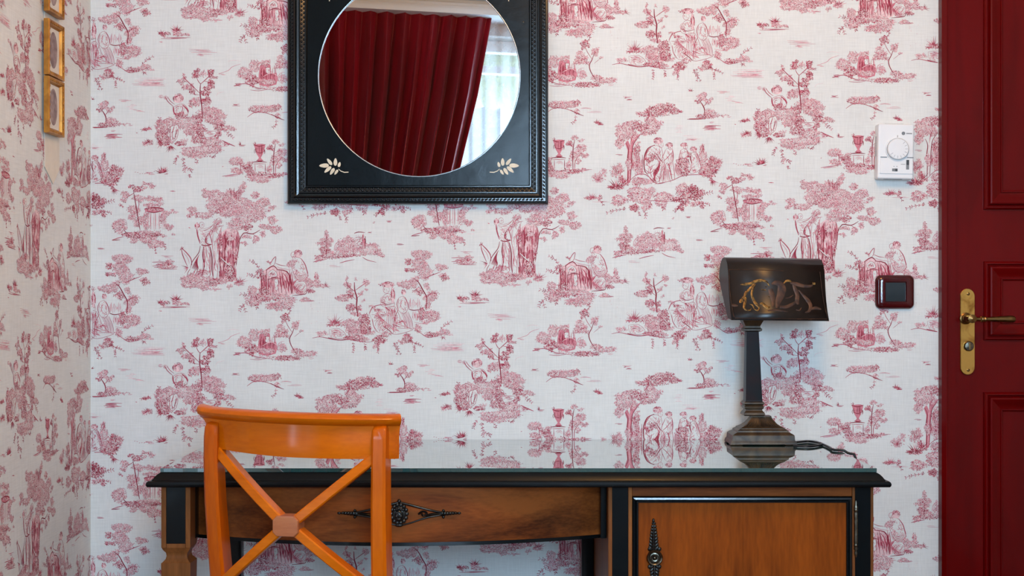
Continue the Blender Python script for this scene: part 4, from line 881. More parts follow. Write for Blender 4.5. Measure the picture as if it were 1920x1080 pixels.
# ------------------------------------------------------------------ mirror in its square black frame
mir = empty('wall_mirror', W(785, 384))
f0u, f1u, f0v, f1v = XW(541.5), XW(1027.5), ZW(383.5), ZW(-99.5)
def MP(u, v, h): return Vector((u, -h, v))
rails(MP, f0u, f1u, f0v, f1v, [(d * S, h) for d, h in [(0, 0), (0, .019), (1.5, .022), (4.5, .0225), (5.5, .020), (11, .020), (12, .024), (14, .025), (15.2, .024), (16.5, .014), (20, .013), (21, .018), (22.4, .018), (23.2, .013), (31.5, .010), (32.4, .014), (34, .014), (35, .008), (36, .006)]], 'frame_rail', 'black_frame', mir, 18)
def strip(name, off, step, ell, h, tilt, m):
    for i in range(4):
        b = MB()
        c = [(f0u + off, f0v + off), (f1u - off, f0v + off), (f1u - off, f1v - off), (f0u + off, f1v - off)]
        a, e = Vector((*c[i], 0)), Vector((*c[(i + 1) % 4], 0))
        L = (e - a).length; n = int(L / step); d = (e - a) / L
        ang = math.atan2(d.y, d.x)
        for k in range(n):
            p = a + d * (step * (k + .5) + (L - n * step) / 2)
            rot = Matrix.Rotation(-(ang + tilt), 3, 'Y')
            b.sphere((p.x, -h, p.y), 1.0, ell[0], ell[1], ell[2], 6, 4, rot)
        o = b.build(name, m, mir, 80)
        tag(o, kind='stuff')
strip('rope_moulding', 8.2 * S, 6.9 * S, (3.7 * S, .0028, 1.9 * S), .0200, .55, 'black_frame')
strip('bead_moulding', 25.6 * S, 8.3 * S, (3.1 * S, .0026, 1.9 * S), .0125, 0, 'black_frame')
strip('bead_moulding', 29.6 * S, 8.3 * S, (3.1 * S, .0024, 1.7 * S), .0110, 0, 'black_frame')
# panel with the round opening
yB = -.0062
cx, cz, cr = XW(786, yB), ZW(142, yB), 189.3 * S * (1 + yB / D)
pu0, pu1, pv0, pv1 = f0u + 35.5 * S, f1u - 35.5 * S, f0v + 35.5 * S, f1v - 35.5 * S
N = 96
b = MB(); ins = []; out = []; back = []
for k in range(N):
    a = 2 * math.pi * (k + .5) / N; c, s_ = math.cos(a), math.sin(a)
    tt = min((pu1 - cx) / c if c > 0 else (pu0 - cx) / c, (pv1 - cz) / s_ if s_ > 0 else (pv0 - cz) / s_)
    out.append(Vector((cx + tt * c, yB, cz + tt * s_))); ins.append(Vector((cx + cr * c, yB, cz + cr * s_))); back.append(Vector((cx + cr * c, -.0015, cz + cr * s_)))
for q in ((pu0, pv0), (pu1, pv0), (pu1, pv1), (pu0, pv1)):       # pull nearest rim vertex into each corner
    j = min(range(N), key=lambda i: (out[i].x - q[0]) ** 2 + (out[i].z - q[1]) ** 2); out[j] = Vector((q[0], yB, q[1]))
b.loft([out, ins, back], True, False)
b.build('mirror_panel', 'black_lacquer', mir, 30)
MB().lathe([(cr + .0006, .0066), (cr - .0004, .0068), (cr - .0016, .0058), (cr - .0016, .004)], 96, (cx, 0, cz), 'y', cap=False).build('mirror_rim', 'silver_edge', mir, 60)
MB().lathe([(cr - .001, .001), (cr - .001, .0046), (.0001, .0046)], 96, (cx, 0, cz), 'y').build('mirror_glass', 'mirror_glass', mir, 20)
# inlaid leaf sprigs in the corners
leaves = [(645, 336, 152, 66, 182), (730, 277, 124, 50, 128), (822, 280, 120, 56, 88), (882, 320, 82, 44, 74), (703, 398, 140, 54, 222), (772, 427, 120, 52, 238), (834, 440, 92, 40, 236)]
def sprig_inlay(xf):
    b = MB()
    def add(pts):
        vs = [Vector((xf(p)[0], yB - .0004, xf(p)[1])) for p in pts]
        b.add(vs + [v + Vector((0, .0006, 0)) for v in vs], [tuple(range(len(vs)))] + [(i, (i + 1) % len(vs), len(vs) + (i + 1) % len(vs), len(vs) + i) for i in range(len(vs))])
    for (x, y, l, w, a) in leaves:
        a = R(a); c, s_ = math.cos(a), -math.sin(a)
        pts = []
        for k in range(12):
            q = 2 * math.pi * k / 12
            lx, wy = math.cos(q) * l / 2, math.sin(q) * w / 2 * (1 - .25 * math.cos(q)) * (1.0 if abs(math.cos(q)) < .9 else .6)
            pts.append((x + lx * c - wy * s_, y + lx * s_ + wy * c))
        add(pts)
    st_ = [(870, 388), (905, 420), (960, 440), (1025, 437)]
    add([(x, y - 6) for x, y in st_] + [(x, y + 8) for x, y in st_[::-1]])
    b.build('leaf_inlay', 'ivory', mir, 40)
def zpx(p): return (530 + p[0] / 8.306, 270 + p[1] / 8.306)
def wx(px, py): return (XW(px, yB), ZW(py, yB))
sprig_inlay(lambda p: wx(*zpx(p)))
sprig_inlay(lambda p: wx(1571.5 - zpx(p)[0], zpx(p)[1]))
# upper corners: the same sprig turned so its stalk hangs down
sprig_inlay(lambda p: wx(612 + (zpx(p)[1] - 312) * .9 - 4, 2 - (653 - zpx(p)[0])))
sprig_inlay(lambda p: wx(1571.5 - (612 + (zpx(p)[1] - 312) * .9 - 4), 2 - (653 - zpx(p)[0])))
MB().lathe([(.0028, 0), (.0026, .0014), (.001, .002)], 12, (XW(981, yB), yB, ZW(42, yB)), 'y').build('pin', 'iron', mir)
settle(mir)
tag(mir, 'square black carved frame holding a round mirror that reflects a red curtain', 'mirror')

# ------------------------------------------------------------------ thermostat
yT = -.030
th = empty('thermostat', W(1676, 337))
ub = lambda px: XW(px, yT); vb = lambda py: ZW(py, yT)
def rot_t(p):      # hung a touch askew
    c = Vector((ub(1679), 0, vb(285))); q = p - c
    a = R(1.1)
    return Vector((q.x * math.cos(a) + q.z * math.sin(a), q.y, -q.x * math.sin(a) + q.z * math.cos(a))) + c
def tbox(px0, px1, py0, py1, y0, y1, bev): return MB().box(ub(px0), ub(px1), y0, y1, vb(py1), vb(py0), bev, 3, xf=rot_t)
bk = MB(); x0, x1, z0, z1 = ub(1647), ub(1713.5), vb(335.5), vb(232)
bk.box(x0 - .001, x1, yT, 0, z0, z1, .004, 3, xf=rot_t).build('body', 'plastic_white', th)
tbox(1650, 1711.5, 296.5, 326, yT - .0022, yT + .002, .001).build('lower_cover', 'plastic_white', th)
tbox(1651, 1663, 294.3, 295.6, yT - .0024, yT, .0002).build('cover_seam', 'plastic_grey', th)
tbox(1701, 1712.5, 294.3, 295.6, yT - .0024, yT, .0002).build('cover_seam', 'plastic_grey', th)
dc = rot_t(Vector((ub(1682.2), yT, vb(280))))
rr = 20.3 * S
MB().lathe([(rr + .0022, 0), (rr + .002, .004), (rr + .0006, .0045), (rr + .0006, .0005), (.001, .0005)], 40, dc, 'y').build('dial_surround', 'plastic_white', th)
dial = MB().lathe([(rr - .0006, .0004), (rr - .0008, .0085), (rr - .0025, .0105), (.001, .011)], 40, dc, 'y').build('dial', 'plastic_white', th, 30)
for k in range(9):
    a = R(48 - k * 24); r0, r1 = rr * .62, rr * .86
    d = Vector((math.cos(a), 0, math.sin(a))); n = Vector((-math.sin(a), 0, math.cos(a))) * .0003
    p = dc + Vector((0, -.0108, 0))
    b = MB(); q = [p + d * r0 - n, p + d * r1 - n, p + d * r1 + n, p + d * r0 + n]
    b.add(q + [v + Vector((0, .0008, 0)) for v in q], [(0, 1, 2, 3), (4, 5, 6, 7), (0, 1, 5, 4), (1, 2, 6, 5), (2, 3, 7, 6), (3, 0, 4, 7)]).build('dial_mark', 'plastic_grey', dial)
tbox(1682, 1682.9, 253.5, 259.5, yT - .0004, yT + .001, .0001).build('pointer_mark', 'plastic_dark', th)
lc = rot_t(Vector((ub(1693.2), yT, vb(249.8))))
MB().lathe([(3.3 * S, 0), (3.3 * S, .0004), (.0003, .0005)], 20, lc, 'y').build('round_emblem', 'plastic_grey', th)
lg = MB()
for k in range(5): lg.box(ub(1698.8 + k * 2.15), ub(1700.5 + k * 2.15), yT - .0004, yT + .001, vb(251.0 - (k % 2) * .1), vb(248.9), .0001, xf=rot_t)
lg.build('printed_wordmark', 'plastic_grey', th)
tbox(1699, 1704.5, 299.5, 317.5, yT - .0028, yT, .0004).build('slide_slot', 'plastic_grey', th)
tbox(1699.4, 1704.1, 300, 309, yT - .0034, yT, .0004).build('slide_switch', 'plastic_dark', th)
tbox(1672.8, 1683, 316.2, 321.4, yT - .0028, yT, .0003).build('slide_slot', 'plastic_grey', th)
tbox(1678.6, 1682.8, 316.4, 321.2, yT - .0036, yT, .0003).build('slide_switch', 'plastic_dark', th)
for px in (1675.5, 1681): tbox(px, px + 1.4, 311.5, 312.8, yT - .0025, yT, .0001).build('printed_dot', 'plastic_grey', th)
tbox(1689, 1697.5, 307.6, 308.4, yT - .0025, yT, .0001).build('printed_line', 'plastic_grey', th)
vt = MB()
for k in range(14):
    a = rot_t(Vector((x0 - .001, -.012, vb(256 + k * 2.7))))
    vt.box(a.x - .0004, a.x + .001, a.y - .003, a.y + .003, a.z - .0008, a.z + .0008)
for k in range(16):
    for zz in (z1, z0):
        a = rot_t(Vector((ub(1660 + k * 2.2), -.022, zz)))
        vt.box(a.x - .0007, a.x + .0007, a.y - .004, a.y + .004, a.z - .0006, a.z + .0006)
vo = vt.build('vent_slots', 'plastic_grey', th); tag(vo, kind='stuff')
settle(th)
tag(th, 'white room thermostat with round dial on the toile wall beside the red door', 'thermostat')

# ------------------------------------------------------------------ light switch
sw_ = empty('light_switch', W(1679, 580))
def rsq(hw, hh, r, y, c, n=6):
    pts = []
    for i, (sx, sz) in enumerate(((1, 1), (-1, 1), (-1, -1), (1, -1))):
        for k in range(n + 1):
            a = math.pi / 2 * (i + k / n)
            pts.append(Vector((c.x + sx * (hw - r) + r * math.cos(a), y, c.z + sz * (hh - r) + r * math.sin(a))))
    return pts
c = Vector((XW(1679.5, -.012), 0, ZW(547.5, -.012)))
hw, hh = 36.2 * S, 31.8 * S
rg = [rsq(hw, hh, .013, 0, c), rsq(hw + .0003, hh, .013, -.004, c), rsq(hw - .0015, hh - .0012, .012, -.0075, c), rsq(hw - .006, hh - .005, .010, -.0112, c), rsq(hw - .012, hh - .009, .006, -.0128, c), rsq(20.2 * S, 19.4 * S, .002, -.0129, c), rsq(19.6 * S, 18.8 * S, .002, -.0075, c)]
MB().loft(rg, True, True).build('switch_plate', 'switch_burgundy', sw_, 40)
rk = MB(); rows = []
for k in range(9):
    f = k / 8; z = c.z + (f - .5) * 34.6 * S
    y = -.0098 - .0012 * math.sin(f * math.pi) - .0012 * f
    rows.append([Vector((c.x - 18.2 * S, y, z)), Vector((c.x + 18.2 * S, y, z))])
vs = [p for r in rows for p in r]; n2 = len(rows)
bkv = [Vector((p.x, -.006, p.z)) for p in vs]
rk.add(vs + bkv, [(2 * k, 2 * k + 1, 2 * k + 3, 2 * k + 2) for k in range(n2 - 1)] + [(2 * k, 2 * k + 2, 2 * k + 2 + 2 * n2, 2 * k + 2 * n2) for k in range(n2 - 1)] + [(2 * k + 1, 2 * k + 3, 2 * k + 3 + 2 * n2, 2 * k + 1 + 2 * n2) for k in range(n2 - 1)] + [(0, 1, 2 * n2 + 1, 2 * n2), (2 * n2 - 2, 2 * n2 - 1, 4 * n2 - 1, 4 * n2 - 2)])
rk.build('rocker', 'switch_rocker', sw_, 50)
settle(sw_)
tag(sw_, 'glossy burgundy light switch with dark grey rocker between lamp and door', 'light switch')

# ------------------------------------------------------------------ three little gilt frames on a ribbon, left wall
FY0, FY1 = -.3380, -.2390
rb = MB(); ry0, ry1 = -.322, -.228
pts = [(ry0, 2.05), (ry1, 2.05), (ry1 - .001, 1.364), ((ry0 + ry1) / 2 + .006, 1.331), (ry0 + .001, 1.363)]
vs = [Vector((XL + .0022, y, z)) for y, z in pts] + [Vector((XL + .0008, y, z)) for y, z in pts]
rb.add(vs, [(0, 1, 2, 3, 4), (9, 8, 7, 6, 5)] + [(i, (i + 1) % 5, 5 + (i + 1) % 5, 5 + i) for i in range(5)])
ro = rb.build('hanging_ribbon', 'ribbon_cream')
tag(ro, 'cream ribbon with pointed tail hanging behind the small gilt frames', 'ribbon')
def picture(z0, z1, label, seed):
    root = empty('picture_frame', (XL + .003, (FY0 + FY1) / 2, z0))
    OFF = .0055
    def FP(u, v, h): return Vector((XL + OFF + h, u, v))
    w = .0135
    rails(FP, FY0, FY1, z0, z1, [(0, 0.0000), (0, 0.0103), (.0008, 0.0114), (.003, 0.0118), (.0042, 0.0105), (.0065, 0.0100), (.0085, 0.0090), (.0095, 0.0090), (.0105, 0.0065), (.012, 0.0030), (w, 0.0015)], 'frame_rail', 'gold_frame', root, 24)
    for side in range(4):
        b = MB()
        a, e = [((FY0, z0), (FY1, z0)), ((FY1, z0), (FY1, z1)), ((FY1, z1), (FY0, z1)), ((FY0, z1), (FY0, z0))][side]
        n = 9
        for k in range(n):
            f = (k + .5) / n
            y = a[0] + (e[0] - a[0]) * f; z = a[1] + (e[1] - a[1]) * f
            ins_ = .0052
            y = min(max(y, FY0 + ins_), FY1 - ins_); z = min(max(z, z0 + ins_), z1 - ins_)
            b.sphere((XL + OFF + .0104, y, z), .0026, .7, 1.0 if side % 2 else 1.5, 1.5 if side % 2 else 1.0, 8, 5)
        tag(b.build('bead_moulding', 'gold_frame', root, 60), kind='stuff')
    y0, y1, zz0, zz1 = FY0 + w - .001, FY1 - w + .001, z0 + w - .001, z1 - w + .001
    mb_ = MB().box(XL + OFF + .0002, XL + OFF + .0034, y0, y1, zz0, zz1).build('mat_board', 'mat_board', root)
    b = MB(); cy_, cz_ = (y0 + y1) / 2, (zz0 + zz1) / 2; ring = []
    for k in range(28):
        q = 2 * math.pi * k / 28
        ring.append(Vector((XL + OFF + .0039, cy_ + math.cos(q) * (y1 - y0) * .33, cz_ + math.sin(q) * (zz1 - zz0) * .42)))
    b.loft([[p - Vector((.0004, 0, 0)) for p in ring], ring]).build('oval_portrait', 'portrait_print', root)
    MB().box(XL + .0023, XL + OFF + .0004, cy_ - .004, cy_ + .004, z1 - .03, z1 - .015).build('hanger', 'brass_dark', root)
    settle(root)
    tag(root, label, 'picture frame', 'gilt frames on the ribbon')
picture(1.6805, 1.7955, 'small gilt picture frame cut off by the top edge, uppermost of three', 1)
picture(1.5500, 1.6650, 'middle small gilt frame with oval picture between two others', 2)
picture(1.4315, 1.5475, 'lowest small gilt frame with oval picture above the ribbon tail', 3)

# ------------------------------------------------------------------ desk
yG = -.526                                   # front edge of the glass
GX0, GX1 = XW(300.5, yG), XW(1644, yG)
ZT = ZW(878, yG)                             # top of the glass
ZU = ZT - .0075                              # underside of the glass, top of the desk
ZB = ZU - .0262                              # underside of the moulded top
desk = empty('writing_desk', ((GX0 + GX1) / 2, -.26, 0))
def outline(o, zz, yb=-.004): return [Vector((GX0 - o, yG - o, zz)), Vector((GX1 + o, yG - o, zz)), Vector((GX1 + o, yb, zz)), Vector((GX0 - o, yb, zz))]
prof = [(-.001, ZU - .0002), (.0005, ZU - .001), (.0045, ZU - .0035), (.0085, ZU - .0075), (.012, ZU - .0125), (.0135, ZU - .0145), (.0185, ZU - .0150), (.0210, ZU - .0170), (.0222, ZU - .0205), (.0215, ZU - .0240), (.0195, ZU - .0262)]
MB().loft([outline(o, z) for o, z in prof]).build('moulded_top', 'black_paint', desk, 28)
gl = MB().box(GX0, GX1, yG, -.004, ZU, ZT, .0003, 1).build('glass_top', 'table_glass')
tag(gl, 'clear glass sheet over the whole black desk top', 'glass sheet')
yF = -.510
X_ = lambda px: XW(px, yF)
Z_ = lambda py: ZW(py, yF)
def inlay_frame(x0, x1, z0, z1, bw, bt, bb, y, parent, name='post', depth=.05):
    """wood post whose front carries a recessed black panel"""
    b = MB()
    b.box(x0, x0 + bw, y, y + depth, z0, z1, .0015); b.box(x1 - bw, x1, y, y + depth, z0, z1, .0015)
    b.box(x0 + bw, x1 - bw, y, y + depth, z1 - bt, z1, .001); b.box(x0 + bw, x1 - bw, y, y + depth, z0, z0 + bb, .001)
    o = b.build(name, 'walnut_edge', parent)
    MB().box(x0 + bw - .001, x1 - bw + .001, y + .0022, y + depth, z0 + bb - .001, z1 - bt + .001, .0004).build('black_inlay', 'black_paint', o)
    return o
# left leg: panelled block, necking, square tapered leg
px0, px1 = X_(302), X_(357)
leg = inlay_frame(px0, px1, Z_(1028), ZB, .0098, .0035, .0085, yF, desk, 'front_leg', px1 - px0)
cxl = (px0 + px1) / 2; cyl = yF + (px1 - px0) / 2
def sq(h, z): return [Vector((cxl - h, cyl - h, z)), Vector((cxl + h, cyl - h, z)), Vector((cxl + h, cyl + h, z)), Vector((cxl - h, cyl + h, z))]
hb = (px1 - px0) / 2
zz = Z_(1028)
MB().loft([sq(hb - .001, zz), sq(hb - .003, zz - .004), sq(hb - .0075, zz - .010), sq(hb - .0085, zz - .016), sq(hb - .0070, zz - .022), sq(hb - .0025, zz - .027), sq(hb, zz - .029), sq(hb, zz - .034), sq(hb - .004, zz - .30), sq(hb - .012, .04), sq(hb - .010, .036), sq(hb - .010, 0.0)]).build('leg_shaft', 'walnut_edge', leg)
# back legs
for xb in (XW(444, -.06), XW(1101, -.06)):
    MB().box(xb - .013, xb + .013, -.075, -.045, 0, ZB, .002).build('back_leg', 'black_paint', desk)
# drawer with bowed front
DX0, DX1 = XW(369, -.45), XW(1128, -.45)
def bow(f): return -.445 - .092 * (1 - (2 * f - 1) ** 2)
zd1, zd0 = ZB - .001, ZW(1016.5, -.533)
drw = MB(); nb = 32; rings = []
for k in range(nb + 1):
    f = k / nb; x = DX0 + (DX1 - DX0) * f
    rings.append([Vector((x, bow(f), zd0)), Vector((x, bow(f) - .0005, zd0 + .004)), Vector((x, bow(f) - .0005, zd1)), Vector((x, -.40, zd1)), Vector((x, -.40, zd0))])
drawer = drw.loft(rings).build('drawer', 'walnut_h', desk, 30)
rings = [[Vector((r[0].x, r[0].y + .004, zd0)), Vector((r[0].x, r[0].y + .003, zd0 - .0075)), Vector((r[0].x, -.40, zd0 - .0075)), Vector((r[0].x, -.40, zd0))] for r in rings]
MB().loft(rings).build('bottom_bead', 'black_paint', drawer)
# side rails of the kneehole and the wooden back rail
MB().box(px0 + .012, px1 - .006, yF + .055, -.075, zd0, ZB, .001).build('side_rail', 'walnut_edge', desk)
MB().box(px1 + .0005, DX0 + .003, -.470, -.40, zd0 - .004, ZB, .001).build('black_stile', 'black_paint', desk)
# cabinet
CX0, CX1 = X_(1140.5), X_(1638)
MB().box(DX1 - .003, CX0 - .0005, -.470, -.40, zd0 - .004, ZB, .001).build('black_stile', 'black_paint', desk)
cab = MB()
cab.box(CX0, CX0 + .018, yF + .03, -.012, .09, ZB, .001); cab.box(CX1 - .018, CX1, yF + .03, -.012, .09, ZB, .001)
cab.box(CX0 + .018, CX1 - .018, -.024, -.012, .09, ZB); cab.box(CX0 + .018, CX1 - .018, yF + .03, -.024, .09, .108)
cab.build('cabinet_carcass', 'walnut_edge', desk)
inlay_frame(CX0, X_(1185.5), .09, ZB, X_(1148) - CX0, .003, .05, yF, desk, 'cabinet_post', .035)
inlay_frame(X_(1598), CX1, .09, ZB, X_(1603.5) - X_(1598), .003, .05, yF, desk, 'cabinet_post', .035)
MB().box(X_(1185.5), X_(1598), yF + .002, yF + .03, Z_(931), ZB, .001).build('top_rail', 'walnut_h', desk)
MB().box(X_(1185.5), X_(1598), yF + .002, yF + .03, .09, .14, .001).build('bottom_rail', 'walnut_h', desk)
for xx in (CX0 + .03, CX1 - .03):
    for yy in (-.48, -.05): MB().loft([[Vector((xx + a * h, yy + b_ * h, z)) for a, b_ in ((-1, -1), (1, -1), (1, 1), (-1, 1))] for h, z in ((.016, 0), (.017, .01), (.024, .07), (.024, .092))]).build('foot', 'walnut_edge', desk)
d0, d1, e0, e1 = X_(1185.8), X_(1597.6), .1405, Z_(931.4)
cdoor = empty('cabinet_door'); cdoor.parent = desk
MB().box(X_(1197), X_(1393), yF - .0008, yF + .018, e0 + .011, Z_(941), .0004).build('veneer_panel', 'walnut_door', cdoor)
o2 = MB().box(X_(1393), X_(1589), yF - .0008, yF + .018, e0 + .011, Z_(941), .0004)
o2 = o2.build('veneer_panel', 'walnut_door', cdoor)
def CP(u, v, h): return Vector((u, yF - h, v))
rails(CP, d0, d1, e0, e1, [(d * S * .839, h) for d, h in [(0, -.015), (0, .0015), (1.5, .0035), (5, .0042), (6, .0022), (7, .0015), (8, .0036), (10.5, .0036), (11.8, .0002)]], 'black_bead', 'black_frame', cdoor, 22)
# leaf escutcheon with ring knob
def leaf_plate(cx_, ztip, zroot, w, sgn, b, y):
    n = 9
    for k in range(n):
        f = k / (n - 1); zc = ztip + (zroot - ztip) * (.06 + .88 * f); ww = w * (.30 + .70 * f ** .8)
        for sd in (-1, 1):
            rot = Matrix.Rotation(-sd * R(52) * sgn, 3, 'Y')
            b.sphere((cx_ + sd * ww * .45, y - .0015, zc), 1.0, ww * .52, .0022, .0030, 8, 5, rot)
    b.tube([(cx_, y - .002, ztip), (cx_, y - .0035, (ztip + zroot) / 2), (cx_, y - .002, zroot)], [.0006, .0015, .0018], 6)
ex = X_(1227); ye = yF - .001
zk = Z_(1045)
es = MB(); leaf_plate(X_(1225.5), Z_(977), Z_(1031), .0125, 1, es, ye)
es.sphere((X_(1225), ye - .002, Z_(976)), .0026, 1, 1, 1.8)
eso = es.build('escutcheon', 'iron', cdoor, 60)
es = MB(); leaf_plate(ex, zk - (Z_(977) - zk), zk - (Z_(1031) - zk), .0125, -1, es, ye)
es.build('lower_leaf', 'iron', eso, 60)
for dx, py in ((-9, 1029), (9, 1029), (-9, 1062), (9, 1062)): MB().sphere((ex + dx * .00102, ye - .002, Z_(py)), .0042, 1, .6, 1, 8, 5).build('scroll_knob', 'iron', eso, 60)
MB().lathe([(.001, 0), (.015, .0), (.0155, .004), (.0135, .0065), (.011, .0055), (.0095, .0025), (.0075, .0030), (.0065, .0055), (.0045, .0050), (.0035, .002), (.0025, .004), (.0005, .005)], 28, (ex, ye - .002, zk), 'y').build('ring_knob', 'pewter', eso, 50)
hg = MB(); hxx, hyy = X_(1604), yF - .004
hp = [(938, .0008), (943, .0028), (946, .0018), (950, .0042), (953.5, .0030), (956, .0044), (959, .0028), (962, .0040), (966, .0036), (1012, .0036), (1016, .0040), (1019, .0028), (1022, .0044), (1024.5, .0030), (1028, .0042), (1032, .0020), (1036, .0032), (1041, .0022), (1045, .0006)]
hg.lathe([(r, Z_(p)) for p, r in hp[::-1]], 12, (hxx, hyy, 0), 'z').build('hinge', 'pewter', cdoor, 50)
# drawer pull: mask in the middle, triangular bail on both sides, leaf tips
pull = MB()
def dsurf(px, py, out=.003):
    y = bow(.5)
    for _ in range(4):
        x = XW(px, y); f = (x - DX0) / (DX1 - DX0); y = bow(f) - .0005
    y -= out
    return Vector((XW(px, y), y, ZW(py, y)))
for sd in (-1, 1):
    X = lambda d: 748.5 + sd * d
    pull.tube([dsurf(X(0), 942, .008), dsurf(X(25), 948, .010), dsurf(X(60), 957, .008), dsurf(X(85), 962, .004)], [.0022, .0026, .0022, .002], 8)
    pull.tube([dsurf(X(0), 985.5, .007), dsurf(X(20), 981, .009), dsurf(X(50), 971, .008), dsurf(X(82), 965, .004)], [.0018, .0015, .0016, .0018], 8)
    pull.tube([dsurf(X(36), 964, .004), dsurf(X(44), 959, .005), dsurf(X(52), 962, .005), dsurf(X(46), 967, .005), dsurf(X(42), 963, .006)], .0022, 6)
    pull.tube([dsurf(X(50), 968, .003), dsurf(X(62), 964, .004), dsurf(X(82), 963, .004)], .0026, 6)
    for k in range(6):
        d = 80 + k * 5.2; h = 5.2 - k * .55
        pull.sphere(dsurf(X(d), 963.2 - .3 * k, .004), .001, 4.2, 3.6, h * 1.0, 8, 6, Matrix.Rotation(sd * R(24), 3, 'Y'))
    pull.sphere(dsurf(X(83), 957.5, .004), .0028); pull.sphere(dsurf(X(83), 969.5, .004), .0028); pull.sphere(dsurf(X(112.5), 962, .003), .0024, 1.6, 1, 1)
po_ = pull.build('drawer_pull', 'iron', drawer, 60)
mk = MB(); c = dsurf(748.5, 963, .006)
mk.sphere(c, .0155, 1, .5, 1.18, 16, 12); mk.sphere(c + Vector((0, -.008, -.002)), .0085, .95, .6, 1.2, 12, 8)
mk.sphere(c + Vector((0, -.0135, -.002)), .0022, .7, 1, 1.9)
for a, b_ in ((-.0035, .003), (.0035, .003), (-.004, -.003), (.004, -.003)): mk.sphere(c + Vector((a, -.0118, b_)), .0026, 1.1, .6, .8)
mk.sphere(c + Vector((0, -.0118, -.0085)), .003, 1.5, .6, .6)
for k in range(14):
    a = 2 * math.pi * k / 14; mk.sphere(c + Vector((.0145 * math.cos(a), -.003, .0172 * math.sin(a))), .0042, 1, .8, 1, 8, 5)
for k in range(5): mk.sphere(c + Vector((-.008 + .004 * k, -.0095, .0085 + .0012 * (2 - abs(k - 2)))), .0030, 1, .8, 1, 8, 5)
mk.sphere(c + Vector((0, -.002, .0235)), .004, 1, 1, 1.1); mk.sphere(c + Vector((0, -.002, -.0215)), .0036, 2.2, 1, 1)
mk.build('mask_boss', 'iron', po_, 70)
settle(desk)
tag(desk, 'black-topped wooden writing desk with bowed drawer and cabinet door', 'desk')

# ------------------------------------------------------------------ desk lamp
lamp = empty('desk_lamp', (XW(1432, -.133), -.09, ZT))
yf = -.133; sc = S * (1 + yf / D); lcx = XW(1432.5, yf); ldep = .088; lcy = yf + ldep / 2
def lring(hwpx, py, dscale=None, dy=0.0):
    hw_ = hwpx * sc; z = ZT + (836.0 - py) * sc * .992
    hd = hw_ * ldep / (62.5 * sc * 2) * 1.0 + 0.0 if dscale is None else dscale
    n = 5; pts = []
    for (ax, ay, bx, by) in ((-1, -1, 1, -1), (1, -1, 1, 1), (1, 1, -1, 1), (-1, 1, -1, -1)):
        for k in range(n): f = k / n; pts.append(Vector((lcx + hw_ * (ax + (bx - ax) * f), lcy + hd * (ay + (by - ay) * f), z)))
    return pts
bp = [(62.5, 833.5), (61.5, 829), (58.8, 826), (58.0, 817), (55, 814.5), (48.5, 811.5), (48, 808.5), (43, 806), (42.5, 804.5), (35, 801), (28, 796), (22, 789), (19, 784), (18.8, 782)]
MB().loft([lring(h, p) for h, p in bp]).build('base', 'lamp_bronze', lamp, 30)
for sx in (-1, 1):
    for sy in (-1, 1):
        x = lcx + sx * 51 * sc; y = lcy + sy * (ldep / 2 - .013)
        MB().box(x - .0135, x + .0135, y - .013, y + .013, ZT + .0002, ZT + .0055, .002).build('foot', 'lamp_bronze', lamp)
fl_ = MB()     # flutes on the concave front
for k in range(15):
    f = -1 + 2 * k / 14
    P = [Vector((lcx + f * (h - 3) * sc, lcy - h * ldep / 125 - .0004, ZT + (836 - p) * sc)) for h, p in bp[9:13]]
    fl_.tube(P, [.0016, .0012, .0009], 6, sub=2)
fl_.build('fluting', 'lamp_bronze', lamp, 60)
cp_ = [(17, 782), (19.5, 780), (18.5, 776), (15, 772), (14.5, 770), (17, 768), (17.5, 764), (15.5, 762), (18.5, 759), (18, 756.5), (15.8, 755)]
def ring_at(hw_, hd, z, cx0=lcx, cy0=lcy): return [Vector((cx0 + a * hw_, cy0 + b_ * hd, z)) for a, b_ in ((-1, -1), (1, -1), (1, 1), (-1, 1))]
zc = lambda py: ZT + (836 - py) * sc
ccx = lcx - 14.5 * sc
def lerpx(py): return lcx + (XW(1417, yf) - lcx) * min(1, max(0, (800 - py) / 30))
MB().loft([ring_at(h * sc * 1.05, h * sc * 1.0, zc(p), lcx - 14.5 * sc if p < 781 else lcx - 14.5 * sc) for h, p in cp_]).build('collar', 'lamp_bronze', lamp, 25)
col = MB().loft([ring_at(16.2 * sc, 15 * sc, zc(755), ccx), ring_at(15.6 * sc, 14.5 * sc, zc(752), ccx), ring_at(11.6 * sc, 11 * sc, zc(623), ccx - 2 * sc)])
col.build('column', 'lamp_column', lamp, 25)
MB().loft([ring_at(h * sc, h * sc * .95, zc(p), ccx - 2 * sc) for h, p in ((12.5, 623), (17, 621), (17, 617.5), (14.5, 615.5), (14, 612), (17, 606), (20, 600.5), (20, 594))]).build('capital', 'lamp_bronze', lamp, 25)
# shade: rolled sheet, tear-drop in section, open along the bottom
SYAW, SROLL = R(6), R(0.7)
shc = Vector((XW(1452, -.13), -.105, 1.11))
HWS = .1085
sec = [(-.168, 1.0435), (-.1575, 1.062), (-.1485, 1.085), (-.1425, 1.108), (-.1385, 1.130), (-.1345, 1.150), (-.1265, 1.166), (-.114, 1.1765), (-.098, 1.1800), (-.082, 1.1765), (-.069, 1.166), (-.061, 1.150), (-.0605, 1.137), (-.070, 1.122), (-.105, 1.082), (-.138, 1.047)]
def sxf(p):
    q = Vector(p) - shc
    q = Matrix.Rotation(SYAW, 3, 'Z') @ (Matrix.Rotation(SROLL, 3, 'Y') @ q)
    return q + shc
def halfw(y, z): return HWS
sh = MB()
ringsL = []
for fx in (-1, 1):
    ringsL.append([sxf((shc.x + fx * HWS, y, z)) for y, z in sec])
n = len(sec)
sh.add(ringsL[0] + ringsL[1], [(i, i + 1, n + i + 1, n + i) for i in range(n - 1)])
